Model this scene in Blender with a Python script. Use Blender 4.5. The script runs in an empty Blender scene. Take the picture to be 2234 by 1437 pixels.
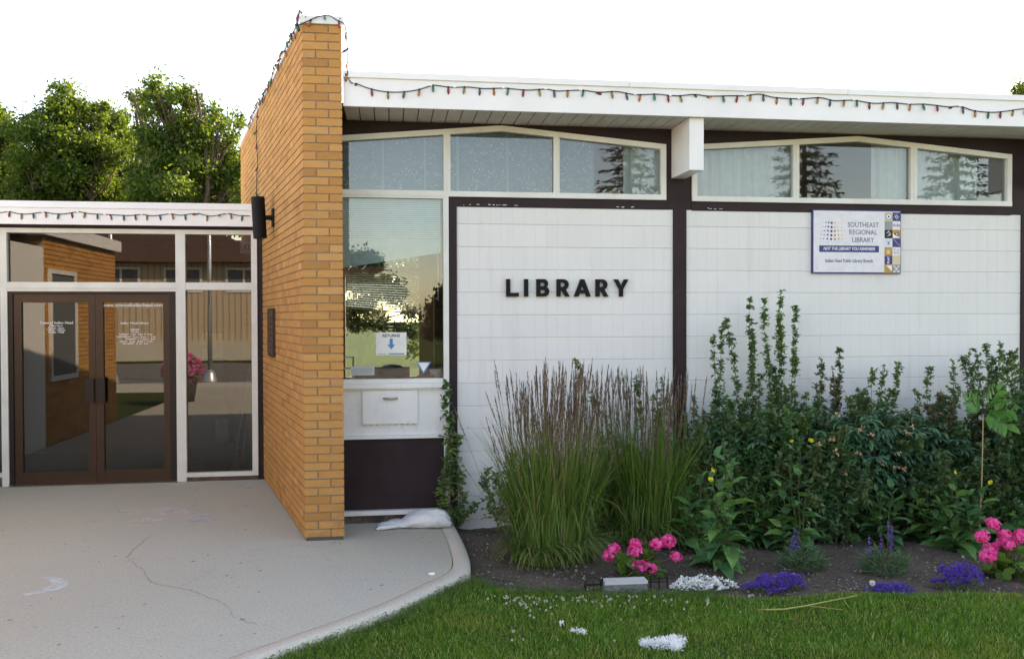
import bpy, bmesh, math, random
import numpy as np
from mathutils import Vector, Matrix

# ------------------------------------------------------------------ camera, sky, sun, exposure
S = bpy.context.scene
COL = S.collection
R = math.radians
W_PX, H_PX, F_PX = 2234.0, 1437.0, 1900.0
YAW, PITCH, ROLL, CAM_Z = R(8.0), R(-0.86), R(0.15), 1.81
SUN_AZ, SUN_EL = R(47.0), R(33.0)          # azimuth from +Y towards +X

fwd = Vector((math.sin(YAW)*math.cos(PITCH), math.cos(YAW)*math.cos(PITCH), math.sin(PITCH)))
rt0 = Vector((math.cos(YAW), -math.sin(YAW), 0.0))
up0 = rt0.cross(fwd)
rgt = rt0*math.cos(ROLL) - up0*math.sin(ROLL)
upv = up0*math.cos(ROLL) + rt0*math.sin(ROLL)
cam_data = bpy.data.cameras.new('camera')
cam_data.sensor_width = 36.0
cam_data.lens = 36.0*F_PX/W_PX
cam_data.clip_start = 0.05
cam_data.clip_end = 2000.0
cam = bpy.data.objects.new('camera', cam_data)
COL.objects.link(cam)
CAM = Vector((0.0, 0.0, CAM_Z))
m = Matrix((rgt, upv, -fwd)).transposed().to_4x4()
m.translation = CAM
cam.matrix_world = m
S.camera = cam

world = bpy.data.worlds.new('World')
S.world = world
world.use_nodes = True
wn = world.node_tree
bg = wn.nodes['Background']
sky = wn.nodes.new('ShaderNodeTexSky')
sky.sky_type = 'NISHITA'
sky.sun_disc = False
sky.sun_elevation = SUN_EL
sky.sun_rotation = SUN_AZ
sky.altitude = 580.0
sky.air_density = 1.0
sky.dust_density = 1.0
sky.ozone_density = 1.0
wn.links.new(sky.outputs[0], bg.inputs[0])
bg.inputs[1].default_value = 0.15

sun_dir = Vector((math.sin(SUN_AZ)*math.cos(SUN_EL), math.cos(SUN_AZ)*math.cos(SUN_EL), math.sin(SUN_EL)))
sl = bpy.data.lights.new('sun', 'SUN')
sl.energy = 3.8
sl.angle = R(0.53)
sl.color = (1.0, 0.94, 0.85)
sun = bpy.data.objects.new('sun', sl)
COL.objects.link(sun)
sun.location = sun_dir*40
sun.rotation_euler = sun_dir.to_track_quat('Z', 'Y').to_euler()

S.view_settings.view_transform = 'Standard'
S.view_settings.look = 'None'
S.view_settings.gamma = 1.0
S.view_settings.use_white_balance = True      # the camera's own white balance for open shade
S.view_settings.white_balance_temperature = 9000.0
S.view_settings.white_balance_tint = 18.0
S.view_settings.use_curve_mapping = False
S.view_settings.exposure = 2.05
S.cycles.max_bounces = 10
S.cycles.transparent_max_bounces = 16
S.cycles.use_denoising = True

# ------------------------------------------------------------------ pixel helpers
def ray(px, py):
    return fwd + rgt*((px-W_PX/2)/F_PX) - upv*((py-H_PX/2)/F_PX)
def at_y(px, py, Y):
    d = ray(px, py); return CAM + d*((Y-CAM.y)/d.y)
def at_z(px, py, Z=0.0):
    d = ray(px, py); return CAM + d*((Z-CAM.z)/d.z)

FY = 7.75          # library facade
FASCIA_Y = 7.22
EY = 10.03         # entrance glazing
GZ = -0.10         # lawn and soil level
rng = np.random.default_rng(11)
random.seed(5)

# ------------------------------------------------------------------ tagging
def tag(o, label=None, cat=None, group=None, kind=None):
    if label: o['label'] = label
    if cat: o['category'] = cat
    if group: o['group'] = group
    if kind: o['kind'] = kind
    return o
def thing(name, label, cat, loc=(0, 0, 0), group=None):
    o = bpy.data.objects.new(name, None)
    o.empty_display_size = 0.1
    COL.objects.link(o)
    o.location = loc
    return tag(o, label, cat, group)
def link(name, me, mat=None, parent=None):
    """mesh coordinates are world coordinates; a parent's offset is undone"""
    o = bpy.data.objects.new(name, me)
    COL.objects.link(o)
    if mat is not None and len(me.materials) == 0:
        me.materials.append(mat)
    if parent is not None:
        o.parent = parent
        off = Vector((0, 0, 0)); p = parent
        while p is not None:
            off += p.location; p = p.parent
        o.location = -off
    return o
def place(name, me, loc, parent=None, rot=(0, 0, 0), scale=(1, 1, 1)):
    """shared mesh put at a world position"""
    o = bpy.data.objects.new(name, me)
    COL.objects.link(o)
    off = Vector((0, 0, 0)); p = parent
    while p is not None:
        off += p.location; p = p.parent
    o.parent = parent
    o.location = Vector(loc) - off
    o.rotation_euler = rot
    o.scale = scale
    return o

# ------------------------------------------------------------------ geometry collector
class Geo:
    def __init__(self):
        self.V = []; self.T = []; self.n = 0
    def add(self, V, T):
        V = np.asarray(V, dtype=np.float64).reshape(-1, 3); T = np.asarray(T, dtype=np.int64).reshape(-1, 3)
        self.V.append(V); self.T.append(T + self.n); self.n += len(V)
    def quad(self, a, b, c, d):
        self.add([a, b, c, d], [(0, 1, 2), (0, 2, 3)])
    def box(self, x0, x1, y0, y1, z0, z1):
        V = [(x, y, z) for z in (z0, z1) for y in (y0, y1) for x in (x0, x1)]
        self.hexa(V)
    def hexa(self, V):
        # order: z0:(x0y0,x1y0,x0y1,x1y1) z1 the same
        Q = [(0, 2, 3, 1), (4, 5, 7, 6), (0, 1, 5, 4), (2, 6, 7, 3), (0, 4, 6, 2), (1, 3, 7, 5)]
        T = []
        for a, b, c, d in Q: T += [(a, b, c), (a, c, d)]
        self.add(V, T)
    def obox(self, c, ax, ay, az):
        c, ax, ay, az = (Vector(v) for v in (c, ax, ay, az))
        V = [c + ax*sx + ay*sy + az*sz for sz in (-1, 1) for sy in (-1, 1) for sx in (-1, 1)]
        self.hexa([tuple(v) for v in V])
    def tube(self, pts, r, sides=6, r1=None, cap=True):
        pts = [Vector(p) for p in pts]; n = len(pts)
        V = []; T = []
        prev = None
        for i, p in enumerate(pts):
            t = (pts[min(i+1, n-1)] - pts[max(i-1, 0)])
            if t.length < 1e-9: t = Vector((0, 0, 1))
            t.normalize()
            if prev is None:
                a = t.orthogonal().normalized()
            else:
                a = (prev - t*prev.dot(t))
                a = a.normalized() if a.length > 1e-6 else t.orthogonal().normalized()
            prev = a
            b = t.cross(a)
            rr = r if r1 is None else r + (r1-r)*i/max(n-1, 1)
            for k in range(sides):
                th = 2*math.pi*k/sides
                V.append(tuple(p + a*(math.cos(th)*rr) + b*(math.sin(th)*rr)))
        for i in range(n-1):
            for k in range(sides):
                k2 = (k+1) % sides
                a0 = i*sides+k; a1 = i*sides+k2; b0 = a0+sides; b1 = a1+sides
                T += [(a0, a1, b1), (a0, b1, b0)]
        if cap:
            V.append(tuple(pts[0])); V.append(tuple(pts[-1])); c0 = len(V)-2; c1 = len(V)-1
            for k in range(sides):
                k2 = (k+1) % sides
                T += [(c0, k2, k), (c1, (n-1)*sides+k, (n-1)*sides+k2)]
        self.add(V, T)
    def lathe(self, prof, c=(0, 0, 0), sides=12):
        V = []; T = []; n = len(prof)
        for r, z in prof:
            for k in range(sides):
                th = 2*math.pi*k/sides
                V.append((c[0]+r*math.cos(th), c[1]+r*math.sin(th), c[2]+z))
        for i in range(n-1):
            for k in range(sides):
                k2 = (k+1) % sides
                a0 = i*sides+k; a1 = i*sides+k2
                T += [(a0, a1, a1+sides), (a0, a1+sides, a0+sides)]
        self.add(V, T)
    def prism_y(self, pts, y0, y1):
        """polygon given in (x, z) (convex or fan-safe), extruded from y0 (front) to y1"""
        n = len(pts)
        V = [(x, y0, z) for x, z in pts] + [(x, y1, z) for x, z in pts]
        T = []
        for i in range(1, n-1):
            T.append((0, i, i+1)); T.append((n, n+i+1, n+i))
        for i in range(n):
            j = (i+1) % n
            T += [(i, n+i, n+j), (i, n+j, j)]
        self.add(V, T)
    def mesh(self, name, smooth=False):
        V = np.concatenate(self.V).astype(np.float32); T = np.concatenate(self.T).astype(np.int32)
        me = bpy.data.meshes.new(name)
        me.vertices.add(len(V)); me.vertices.foreach_set('co', V.ravel())
        me.loops.add(len(T)*3); me.loops.foreach_set('vertex_index', T.ravel())
        me.polygons.add(len(T))
        me.polygons.foreach_set('loop_start', np.arange(0, len(T)*3, 3, dtype=np.int32))
        me.polygons.foreach_set('loop_total', np.full(len(T), 3, dtype=np.int32))
        me.polygons.foreach_set('use_smooth', np.full(len(T), bool(smooth)))
        me.update(calc_edges=True)
        return me
    def build(self, name, mat, parent=None, smooth=False):
        me = self.mesh(name, smooth)
        me.materials.append(mat)
        return link(name, me, None, parent)

def box_obj(name, mat, parent, *b):
    g = Geo()
    for q in (b if isinstance(b[0], (tuple, list)) else [b]): g.box(*q)
    return g.build(name, mat, parent)

# ------------------------------------------------------------------ materials
def new_mat(name):
    m = bpy.data.materials.new(name); m.use_nodes = True
    nt = m.node_tree
    return m, nt, nt.nodes['Principled BSDF'], nt.nodes['Material Output']
def N(nt, t, **kw):
    n = nt.nodes.new(t)
    for k, v in kw.items():
        if k in n.inputs: n.inputs[k].default_value = v
        else: setattr(n, k, v)
    return n
def rgba(c): return (c[0], c[1], c[2], 1.0)
def ramp(nt, fac, stops):
    r = nt.nodes.new('ShaderNodeValToRGB')
    e = r.color_ramp.elements
    while len(e) < len(stops): e.new(0.5)
    for i, (p, c) in enumerate(stops):
        e[i].position = p; e[i].color = rgba(c) if len(c) == 3 else c
    nt.links.new(fac, r.inputs[0])
    return r
def mixc(nt, fac, a, b, mode='MIX'):
    n = nt.nodes.new('ShaderNodeMix'); n.data_type = 'RGBA'; n.blend_type = mode
    def put(i, v):
        if hasattr(v, 'is_output') or isinstance(v, bpy.types.NodeSocket): nt.links.new(v, n.inputs[i])
        elif isinstance(v, (int, float)): n.inputs[i].default_value = v
        else: n.inputs[i].default_value = rgba(v)
    put(0, fac); put(6, a); put(7, b)
    return n.outputs[2]
def pos(nt):
    return nt.nodes.new('ShaderNodeNewGeometry').outputs['Position']
def noise(nt, scale, detail=4.0, rough=0.55, vec=None, stretch=None):
    n = nt.nodes.new('ShaderNodeTexNoise')
    n.inputs['Scale'].default_value = scale; n.inputs['Detail'].default_value = detail; n.inputs['Roughness'].default_value = rough
    v = vec if vec is not None else pos(nt)
    if stretch:
        mp = nt.nodes.new('ShaderNodeMapping'); mp.inputs['Scale'].default_value = stretch
        nt.links.new(v, mp.inputs[0]); v = mp.outputs[0]
    nt.links.new(v, n.inputs['Vector'])
    return n.outputs[0]
def bump(nt, bsdf, h, strength=0.3, dist=0.01):
    b = nt.nodes.new('ShaderNodeBump'); b.inputs['Strength'].default_value = strength; b.inputs['Distance'].default_value = dist
    nt.links.new(h, b.inputs['Height']); nt.links.new(b.outputs[0], bsdf.inputs['Normal'])
def rand_value(nt):
    oi = nt.nodes.new('ShaderNodeObjectInfo').outputs['Random']
    ri = nt.nodes.new('ShaderNodeNewGeometry').outputs['Random Per Island']
    a = nt.nodes.new('ShaderNodeMath'); a.operation = 'ADD'
    nt.links.new(oi, a.inputs[0]); nt.links.new(ri, a.inputs[1])
    f = nt.nodes.new('ShaderNodeMath'); f.operation = 'FRACT'
    nt.links.new(a.outputs[0], f.inputs[0])
    return f.outputs[0]

def paint(name, c, rough=0.55, var=0.12, scale=3.0, dirt=None, dirt_amt=0.0, bumps=0.05, spec=0.4):
    m, nt, b, o = new_mat(name)
    n1 = noise(nt, scale, 5.0)
    c0 = tuple(x*(1-var) for x in c); c1 = tuple(min(1, x*(1+var*0.6)) for x in c)
    col = ramp(nt, n1, [(0.3, c0), (0.7, c1)]).outputs[0]
    if dirt:
        n2 = noise(nt, 9.0, 8.0, 0.7, stretch=(1, 1, 0.35))
        f = ramp(nt, n2, [(0.55, (0, 0, 0)), (0.8, (dirt_amt,)*3)]).outputs[0]
        col = mixc(nt, f, col, dirt)
    nt.links.new(col, b.inputs['Base Color'])
    b.inputs['Roughness'].default_value = rough
    b.inputs['Specular IOR Level'].default_value = spec
    if bumps: bump(nt, b, noise(nt, 60.0, 4.0), bumps, 0.004)
    return m
def plain(name, c, rough=0.5, metal=0.0, spec=0.4):
    m, nt, b, o = new_mat(name)
    n1 = noise(nt, 14.0, 3.0)
    col = ramp(nt, n1, [(0.3, tuple(x*0.92 for x in c)), (0.7, tuple(min(1, x*1.05) for x in c))]).outputs[0]
    nt.links.new(col, b.inputs['Base Color'])
    b.inputs['Roughness'].default_value = rough; b.inputs['Metallic'].default_value = metal
    b.inputs['Specular IOR Level'].default_value = spec
    return m
def leaf_mat(name, stops, trans=0.3, rough=0.45, patch=None, patch_scale=2.0, spec=0.35):
    """stops: colours spread over the per-leaf random value"""
    m, nt, b, o = new_mat(name)
    rv = rand_value(nt)
    k = len(stops)
    col = ramp(nt, rv, [(i/(k-1) if k > 1 else 0, c) for i, c in enumerate(stops)]).outputs[0]
    if patch:
        f = ramp(nt, noise(nt, patch_scale, 3.0), [(0.42, (0, 0, 0)), (0.62, (1, 1, 1))]).outputs[0]
        col = mixc(nt, f, col, mixc(nt, 0.75, col, patch))
    nt.links.new(col, b.inputs['Base Color'])
    b.inputs['Roughness'].default_value = rough
    b.inputs['Specular IOR Level'].default_value = spec
    if trans > 0:
        t = nt.nodes.new('ShaderNodeBsdfTranslucent')
        hs = nt.nodes.new('ShaderNodeHueSaturation'); hs.inputs['Hue'].default_value = 0.48; hs.inputs['Saturation'].default_value = 1.15; hs.inputs['Value'].default_value = 1.5
        nt.links.new(col, hs.inputs['Color']); nt.links.new(hs.outputs[0], t.inputs[0])
        mx = nt.nodes.new('ShaderNodeMixShader'); mx.inputs[0].default_value = trans
        nt.links.new(b.outputs[0], mx.inputs[1]); nt.links.new(t.outputs[0], mx.inputs[2]); nt.links.new(mx.outputs[0], o.inputs[0])
    return m
def glass(name, tint=(0.85, 0.9, 0.88), extra=0.04, gain=1.0, wav=0.0):
    m, nt, b, o = new_mat(name)
    nt.nodes.remove(b)
    fr = nt.nodes.new('ShaderNodeFresnel'); fr.inputs[0].default_value = 1.52
    ma = nt.nodes.new('ShaderNodeMath'); ma.operation = 'MULTIPLY_ADD'; ma.use_clamp = True
    ma.inputs[1].default_value = gain; ma.inputs[2].default_value = extra
    nt.links.new(fr.outputs[0], ma.inputs[0])
    gl = nt.nodes.new('ShaderNodeBsdfGlossy'); gl.inputs['Roughness'].default_value = 0.0
    tr = nt.nodes.new('ShaderNodeBsdfTransparent'); tr.inputs[0].default_value = rgba(tint)
    if wav:
        bm_ = nt.nodes.new('ShaderNodeBump'); bm_.inputs['Strength'].default_value = wav; bm_.inputs['Distance'].default_value = 0.02
        nt.links.new(noise(nt, 1.6, 1.0), bm_.inputs['Height']); nt.links.new(bm_.outputs[0], gl.inputs['Normal'])
    mx = nt.nodes.new('ShaderNodeMixShader')
    nt.links.new(ma.outputs[0], mx.inputs[0]); nt.links.new(tr.outputs[0], mx.inputs[1]); nt.links.new(gl.outputs[0], mx.inputs[2])
    nt.links.new(mx.outputs[0], o.inputs[0])
    return m

M = {}
M['white_trim'] = paint('white_trim', (0.72, 0.73, 0.68), 0.5, 0.08, 4.0, (0.42, 0.38, 0.32), 0.35)
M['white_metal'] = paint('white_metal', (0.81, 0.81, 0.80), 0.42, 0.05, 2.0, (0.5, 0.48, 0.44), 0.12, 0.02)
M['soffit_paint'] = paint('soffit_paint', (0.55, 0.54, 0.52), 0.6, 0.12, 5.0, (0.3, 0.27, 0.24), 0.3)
M['dark_brown'] = paint('dark_brown', (0.030, 0.017, 0.019), 0.6, 0.25, 4.0, (0.06, 0.045, 0.045), 0.3, 0.05, 0.25)
M['old_white'] = paint('old_white', (0.78, 0.78, 0.76), 0.55, 0.10, 3.0, (0.30, 0.25, 0.20), 0.5, 0.15)

def block_material():
    m, nt, b, o = new_mat('block_paint')
    rv = rand_value(nt)
    base = ramp(nt, rv, [(0, (0.725, 0.725, 0.705)), (1, (0.755, 0.755, 0.735))]).outputs[0]
    st = noise(nt, 3.0, 6.0, 0.65, stretch=(3.0, 1.0, 0.35))
    f = ramp(nt, st, [(0.55, (0, 0, 0)), (0.85, (0.35, 0.35, 0.35))]).outputs[0]
    col = mixc(nt, f, base, (0.50, 0.49, 0.45))
    chip = ramp(nt, noise(nt, 26.0, 2.0, 0.5, stretch=(1, 1, 0.5)), [(0.78, (0, 0, 0)), (0.80, (0.7, 0.7, 0.7))]).outputs[0]
    col = mixc(nt, chip, col, (0.33, 0.31, 0.28))
    nt.links.new(col, b.inputs['Base Color']); b.inputs['Roughness'].default_value = 0.62
    b.inputs['Specular IOR Level'].default_value = 0.25
    bump(nt, b, noise(nt, 90.0, 5.0, 0.6), 0.16, 0.004)
    return m
M['block'] = block_material()

def brick_material():
    m, nt, b, o = new_mat('tan_brick')
    rv = rand_value(nt)
    base = ramp(nt, rv, [(0, (0.433, 0.203, 0.068)), (0.2, (0.546, 0.266, 0.087)), (0.5, (0.577, 0.293, 0.099)), (0.8, (0.515, 0.248, 0.080)), (0.93, (0.618, 0.324, 0.124)), (1, (0.474, 0.239, 0.092))]).outputs[0]
    n1 = noise(nt, 40.0, 6.0, 0.7, stretch=(0.35, 0.35, 1.6))
    f = ramp(nt, n1, [(0.35, (0.25, 0.25, 0.25)), (0.6, (0, 0, 0))]).outputs[0]
    col = mixc(nt, f, base, (0.30, 0.14, 0.045))
    # damp, mossy staining that hugs the foot of the wall
    sep = nt.nodes.new('ShaderNodeSeparateXYZ'); nt.links.new(pos(nt), sep.inputs[0])
    zr = ramp(nt, sep.outputs[2], [(0.0, (1, 1, 1)), (0.55, (0, 0, 0))]).outputs[0]
    st = ramp(nt, noise(nt, 4.0, 6.0, 0.7), [(0.5, (0, 0, 0)), (0.68, (0.75, 0.75, 0.75))]).outputs[0]
    mm = nt.nodes.new('ShaderNodeMath'); mm.operation = 'MULTIPLY'; nt.links.new(zr, mm.inputs[0]); nt.links.new(st, mm.inputs[1])
    col = mixc(nt, mm.outputs[0], col, (0.16, 0.115, 0.055))
    nt.links.new(col, b.inputs['Base Color']); b.inputs['Roughness'].default_value = 0.8
    b.inputs['Specular IOR Level'].default_value = 0.2
    bump(nt, b, noise(nt, 160.0, 4.0, 0.6), 0.25, 0.003)
    return m
M['brick'] = brick_material()
M['mortar'] = paint('mortar', (0.33, 0.245, 0.165), 0.9, 0.2, 30.0, None, 0, 0.3, 0.1)

def concrete_material(name, c0, c1, pits=True):
    m, nt, b, o = new_mat(name)
    n1 = noise(nt, 0.9, 8.0, 0.65)
    col = ramp(nt, n1, [(0.3, c0), (0.7, c1)]).outputs[0]
    n2 = noise(nt, 55.0, 4.0, 0.7)
    col = mixc(nt, 0.55, col, ramp(nt, n2, [(0.3, tuple(x*0.72 for x in c0)), (0.7, tuple(min(1, x*1.15) for x in c1))]).outputs[0])
    n4 = noise(nt, 3.5, 7.0, 0.7, stretch=(1.0, 2.2, 1.0))
    col = mixc(nt, ramp(nt, n4, [(0.56, (0, 0, 0)), (0.75, (0.35, 0.35, 0.35))]).outputs[0], col, tuple(x*0.72 for x in c0))
    n5 = noise(nt, 0.45, 5.0, 0.7)
    col = mixc(nt, ramp(nt, n5, [(0.45, (0, 0, 0)), (0.7, (0.45, 0.45, 0.45))]).outputs[0], col, (c0[0]*0.86, c0[1]*0.82, c0[2]*0.76))
    h = n2
    if pits:
        v = nt.nodes.new('ShaderNodeTexVoronoi'); v.inputs['Scale'].default_value = 6.5; v.inputs['Randomness'].default_value = 1.0
        nt.links.new(pos(nt), v.inputs['Vector'])
        wn_ = noise(nt, 5.3, 2.0)
        thr = nt.nodes.new('ShaderNodeMath'); thr.operation = 'MULTIPLY'; thr.inputs[1].default_value = 0.24
        sub = nt.nodes.new('ShaderNodeMath'); sub.operation = 'SUBTRACT'; sub.inputs[1].default_value = 0.42
        nt.links.new(wn_, sub.inputs[0]); nt.links.new(sub.outputs[0], thr.inputs[0])
        lt = nt.nodes.new('ShaderNodeMath'); lt.operation = 'LESS_THAN'
        nt.links.new(v.outputs['Distance'], lt.inputs[0])
        ad = nt.nodes.new('ShaderNodeMath'); ad.operation = 'ADD'; ad.inputs[1].default_value = 0.045
        nt.links.new(thr.outputs[0], ad.inputs[0]); nt.links.new(ad.outputs[0], lt.inputs[1])
        col = mixc(nt, lt.outputs[0], col, (0.23, 0.21, 0.18))
    nt.links.new(col, b.inputs['Base Color']); b.inputs['Roughness'].default_value = 0.88
    b.inputs['Specular IOR Level'].default_value = 0.2
    bump(nt, b, h, 0.25, 0.004)
    return m
M['concrete'] = concrete_material('concrete', (0.405, 0.385, 0.315), (0.515, 0.488, 0.405))
M['curb'] = concrete_material('curb_concrete', (0.50, 0.475, 0.40), (0.60, 0.57, 0.485), False)
M['soil'] = None
def soil_material():
    m, nt, b, o = new_mat('soil')
    n1 = noise(nt, 2.5, 8.0, 0.7)
    col = ramp(nt, n1, [(0.3, (0.085, 0.066, 0.050)), (0.7, (0.17, 0.135, 0.105))]).outputs[0]
    n2 = noise(nt, 70.0, 6.0, 0.75)
    col = mixc(nt, ramp(nt, n2, [(0.52, (0, 0, 0)), (0.72, (0.8, 0.8, 0.8))]).outputs[0], col, (0.27, 0.23, 0.18))
    nt.links.new(col, b.inputs['Base Color']); b.inputs['Roughness'].default_value = 0.95
    b.inputs['Specular IOR Level'].default_value = 0.1
    bump(nt, b, n2, 0.9, 0.02)
    return m
M['soil'] = soil_material()
def ground_material():
    m, nt, b, o = new_mat('turf')
    n1 = noise(nt, 1.3, 8.0, 0.7)
    col = ramp(nt, n1, [(0.3, (0.035, 0.050, 0.016)), (0.6, (0.060, 0.080, 0.022)), (0.8, (0.11, 0.10, 0.035))]).outputs[0]
    nt.links.new(col, b.inputs['Base Color']); b.inputs['Roughness'].default_value = 0.95
    b.inputs['Specular IOR Level'].default_value = 0.1
    bump(nt, b, noise(nt, 60.0, 5.0, 0.7), 0.8, 0.02)
    return m
M['turf'] = ground_material()
M['asphalt'] = paint('asphalt', (0.20, 0.195, 0.18), 0.9, 0.2, 2.0, (0.2, 0.19, 0.17), 0.4, 0.3, 0.2)
M['bark'] = paint('bark', (0.10, 0.075, 0.055), 0.9, 0.35, 14.0, None, 0, 0.4, 0.1)
M['stem'] = paint('stem_green', (0.075, 0.085, 0.035), 0.6, 0.3, 20.0, None, 0, 0.0)
M['stem_brown'] = paint('stem_brown', (0.13, 0.085, 0.055), 0.7, 0.3, 20.0, None, 0, 0.0)
M['glass_lib'] = glass('window_glass', (0.86, 0.91, 0.91), 0.02, 1.1)
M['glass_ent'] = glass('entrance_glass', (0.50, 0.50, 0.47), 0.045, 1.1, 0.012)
M['bronze'] = plain('bronze_anodised', (0.060, 0.032, 0.018), 0.45, 0.25)
M['bronze_dark'] = plain('bronze_dark', (0.022, 0.015, 0.012), 0.45, 0.2)
M['black'] = plain('black_paint', (0.012, 0.012, 0.014), 0.5)
M['black_plastic'] = plain('black_plastic', (0.007, 0.007, 0.008), 0.6, 0.0, 0.2)
M['letter'] = plain('letter_black', (0.008, 0.007, 0.011), 0.6, 0.0, 0.2)
M['wire'] = plain('green_wire', (0.012, 0.030, 0.024), 0.5)
M['steel'] = plain('steel', (0.45, 0.44, 0.40), 0.35, 0.9)
M['galv'] = plain('galvanised', (0.62, 0.64, 0.66), 0.38, 0.75)
M['sign_white'] = plain('sign_white', (0.74, 0.74, 0.78), 0.35)
M['navy'] = plain('navy_print', (0.040, 0.045, 0.19), 0.45)
M['slate_print'] = plain('slate_print', (0.13, 0.14, 0.24), 0.45)
M['gold_print'] = plain('gold_print', (0.52, 0.30, 0.055), 0.45)
M['sand_print'] = plain('sand_print', (0.66, 0.58, 0.36), 0.45)
M['grey_print'] = plain('grey_print', (0.30, 0.30, 0.33), 0.45)
M['white_print'] = plain('white_print', (0.85, 0.85, 0.85), 0.5)
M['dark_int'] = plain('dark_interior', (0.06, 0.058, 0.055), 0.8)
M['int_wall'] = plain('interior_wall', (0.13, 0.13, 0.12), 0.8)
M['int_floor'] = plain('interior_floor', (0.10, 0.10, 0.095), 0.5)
M['paper'] = plain('paper', (0.78, 0.78, 0.76), 0.7)
M['blue_print'] = plain('blue_print', (0.06, 0.25, 0.55), 0.6)
M['teal'] = plain('teal_plastic', (0.12, 0.42, 0.42), 0.5)
M['wood'] = paint('raw_wood', (0.45, 0.30, 0.15), 0.6, 0.2, 12.0, None, 0, 0.1)
M['slat'] = plain('blind_slat', (0.62, 0.72, 0.72), 0.45)
M['curtain'] = plain('curtain_cloth', (0.66, 0.67, 0.64), 0.85)
M['red'] = plain('red_paint', (0.45, 0.04, 0.04), 0.5)
M['bag'] = paint('woven_bag', (0.72, 0.73, 0.73), 0.45, 0.06, 9.0, (0.34, 0.31, 0.28), 0.5, 0.08)
def speckle_material():
    m, nt, b, o = new_mat('speckled_board')
    v = nt.nodes.new('ShaderNodeTexVoronoi'); v.inputs['Scale'].default_value = 46.0; nt.links.new(pos(nt), v.inputs['Vector'])
    s = ramp(nt, v.outputs['Distance'], [(0.20, (0.52, 0.58, 0.60)), (0.36, (0.15, 0.205, 0.235))]).outputs[0]
    n = ramp(nt, noise(nt, 35.0, 3.0), [(0.4, (0.125, 0.18, 0.21)), (0.7, (0.18, 0.24, 0.27))]).outputs[0]
    col = mixc(nt, ramp(nt, noise(nt, 24.0, 2.0), [(0.45, (0, 0, 0)), (0.55, (1, 1, 1))]).outputs[0], n, s)
    nt.links.new(col, b.inputs['Base Color']); b.inputs['Roughness'].default_value = 0.8
    return m
M['speckle'] = speckle_material()

# ------------------------------------------------------------------ text and curve letters
def text_part(body, size, mat, parent, x, y, z, align='CENTER', depth=0.0006, name='lettering', sx=1.0, shear=0.0, roll=0.0, bold=0.0):
    cu = bpy.data.curves.new('t', 'FONT')
    cu.body = body; cu.size = size; cu.align_x = align; cu.align_y = 'CENTER'; cu.extrude = depth; cu.resolution_u = 3; cu.shear = shear
    cu.offset = bold
    ob = bpy.data.objects.new('t', cu); COL.objects.link(ob)
    bpy.context.view_layer.update()
    me = bpy.data.meshes.new_from_object(ob.evaluated_get(bpy.context.evaluated_depsgraph_get()))
    bpy.data.objects.remove(ob)
    me.transform(Matrix.Translation((x, y, z)) @ Matrix.Rotation(-roll, 4, 'Y') @ Matrix.Rotation(R(90), 4, 'X') @ Matrix.Diagonal((sx, 1, 1, 1)))
    me.materials.clear(); me.materials.append(mat)
    return link(name, me, None, parent)
def curve_letter(loops, depth, mat, parent, x0, y, z0, sc, name='letter'):
    cu = bpy.data.curves.new('l', 'CURVE'); cu.dimensions = '2D'; cu.fill_mode = 'BOTH'; cu.extrude = depth/2
    for lp in loops:
        sp = cu.splines.new('POLY'); sp.points.add(len(lp)-1); sp.use_cyclic_u = True
        for i, (a, b) in enumerate(lp): sp.points[i].co = (a*sc, b*sc, 0, 1)
    ob = bpy.data.objects.new('l', cu); COL.objects.link(ob)
    bpy.context.view_layer.update()
    me = bpy.data.meshes.new_from_object(ob.evaluated_get(bpy.context.evaluated_depsgraph_get()))
    bpy.data.objects.remove(ob)
    me.transform(Matrix.Translation((x0, y, z0)) @ Matrix.Rotation(R(90), 4, 'X'))
    me.materials.clear(); me.materials.append(mat)
    return link(name, me, None, parent)

# ================================================================== GROUND AND PAVEMENT
edge_px = [(1020, 1262), (1060, 1283), (1110, 1294), (1200, 1298), (1300, 1300), (1400, 1304), (1500, 1306), (1620, 1310), (1700, 1310), (1800, 1304), (1900, 1300), (2000, 1305), (2100, 1303), (2234, 1300)]
bed_edge = [at_z(px, py, GZ) for px, py in edge_px]
bex = np.array([p.x for p in bed_edge] + [9.0]); bey = np.array([p.y for p in bed_edge] + [5.0])
def bed_y(x): return np.interp(x, bex, bey)

g = Geo()
g.quad((-150, -300, GZ), (150, -300, GZ), (150, 300, GZ), (-150, 300, GZ))
ground = tag(g.build('ground', M['turf']), kind='structure')

# outer line of the pavement, from the facade round the curb to the street
def smooth(pts, n=8):
    P = [Vector(p).to_3d() for p in pts]; out = []
    for i in range(len(P)-1):
        a = P[max(i-1, 0)]; b = P[i]; c = P[i+1]; d = P[min(i+2, len(P)-1)]
        for k in range(n):
            t = k/n
            out.append(0.5*((2*b) + (c-a)*t + (2*a-5*b+4*c-d)*t*t + (3*b-a-3*c+d)*t**3))
    out.append(P[-1]); return out
curb_line = smooth([(0.545, 7.74), (0.575, 7.2), (0.590, 6.7), (0.575, 6.3), (0.50, 6.06), (0.33, 5.83), (0.10, 5.52), (-0.16, 5.24), (-0.70, 4.73), (-1.15, 4.24), (-1.55, 3.6), (-1.75, 2.8), (-1.85, 1.0), (-1.9, -3.2)], 6)
def offset(line, d):
    out = []
    for i, p in enumerate(line):
        t = (line[min(i+1, len(line)-1)] - line[max(i-1, 0)]).normalized()
        out.append(p + Vector((t.y, -t.x, 0))*d)      # towards the left (inside)
    return out
inner = offset(curb_line, 0.135)
gap = offset(curb_line, 0.128)
poly = [(p.x, p.y) for p in inner] + [(-4.75, -3.2), (-4.75, EY+0.25), (0.41, EY+0.25)]
bm = bmesh.new()
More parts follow.
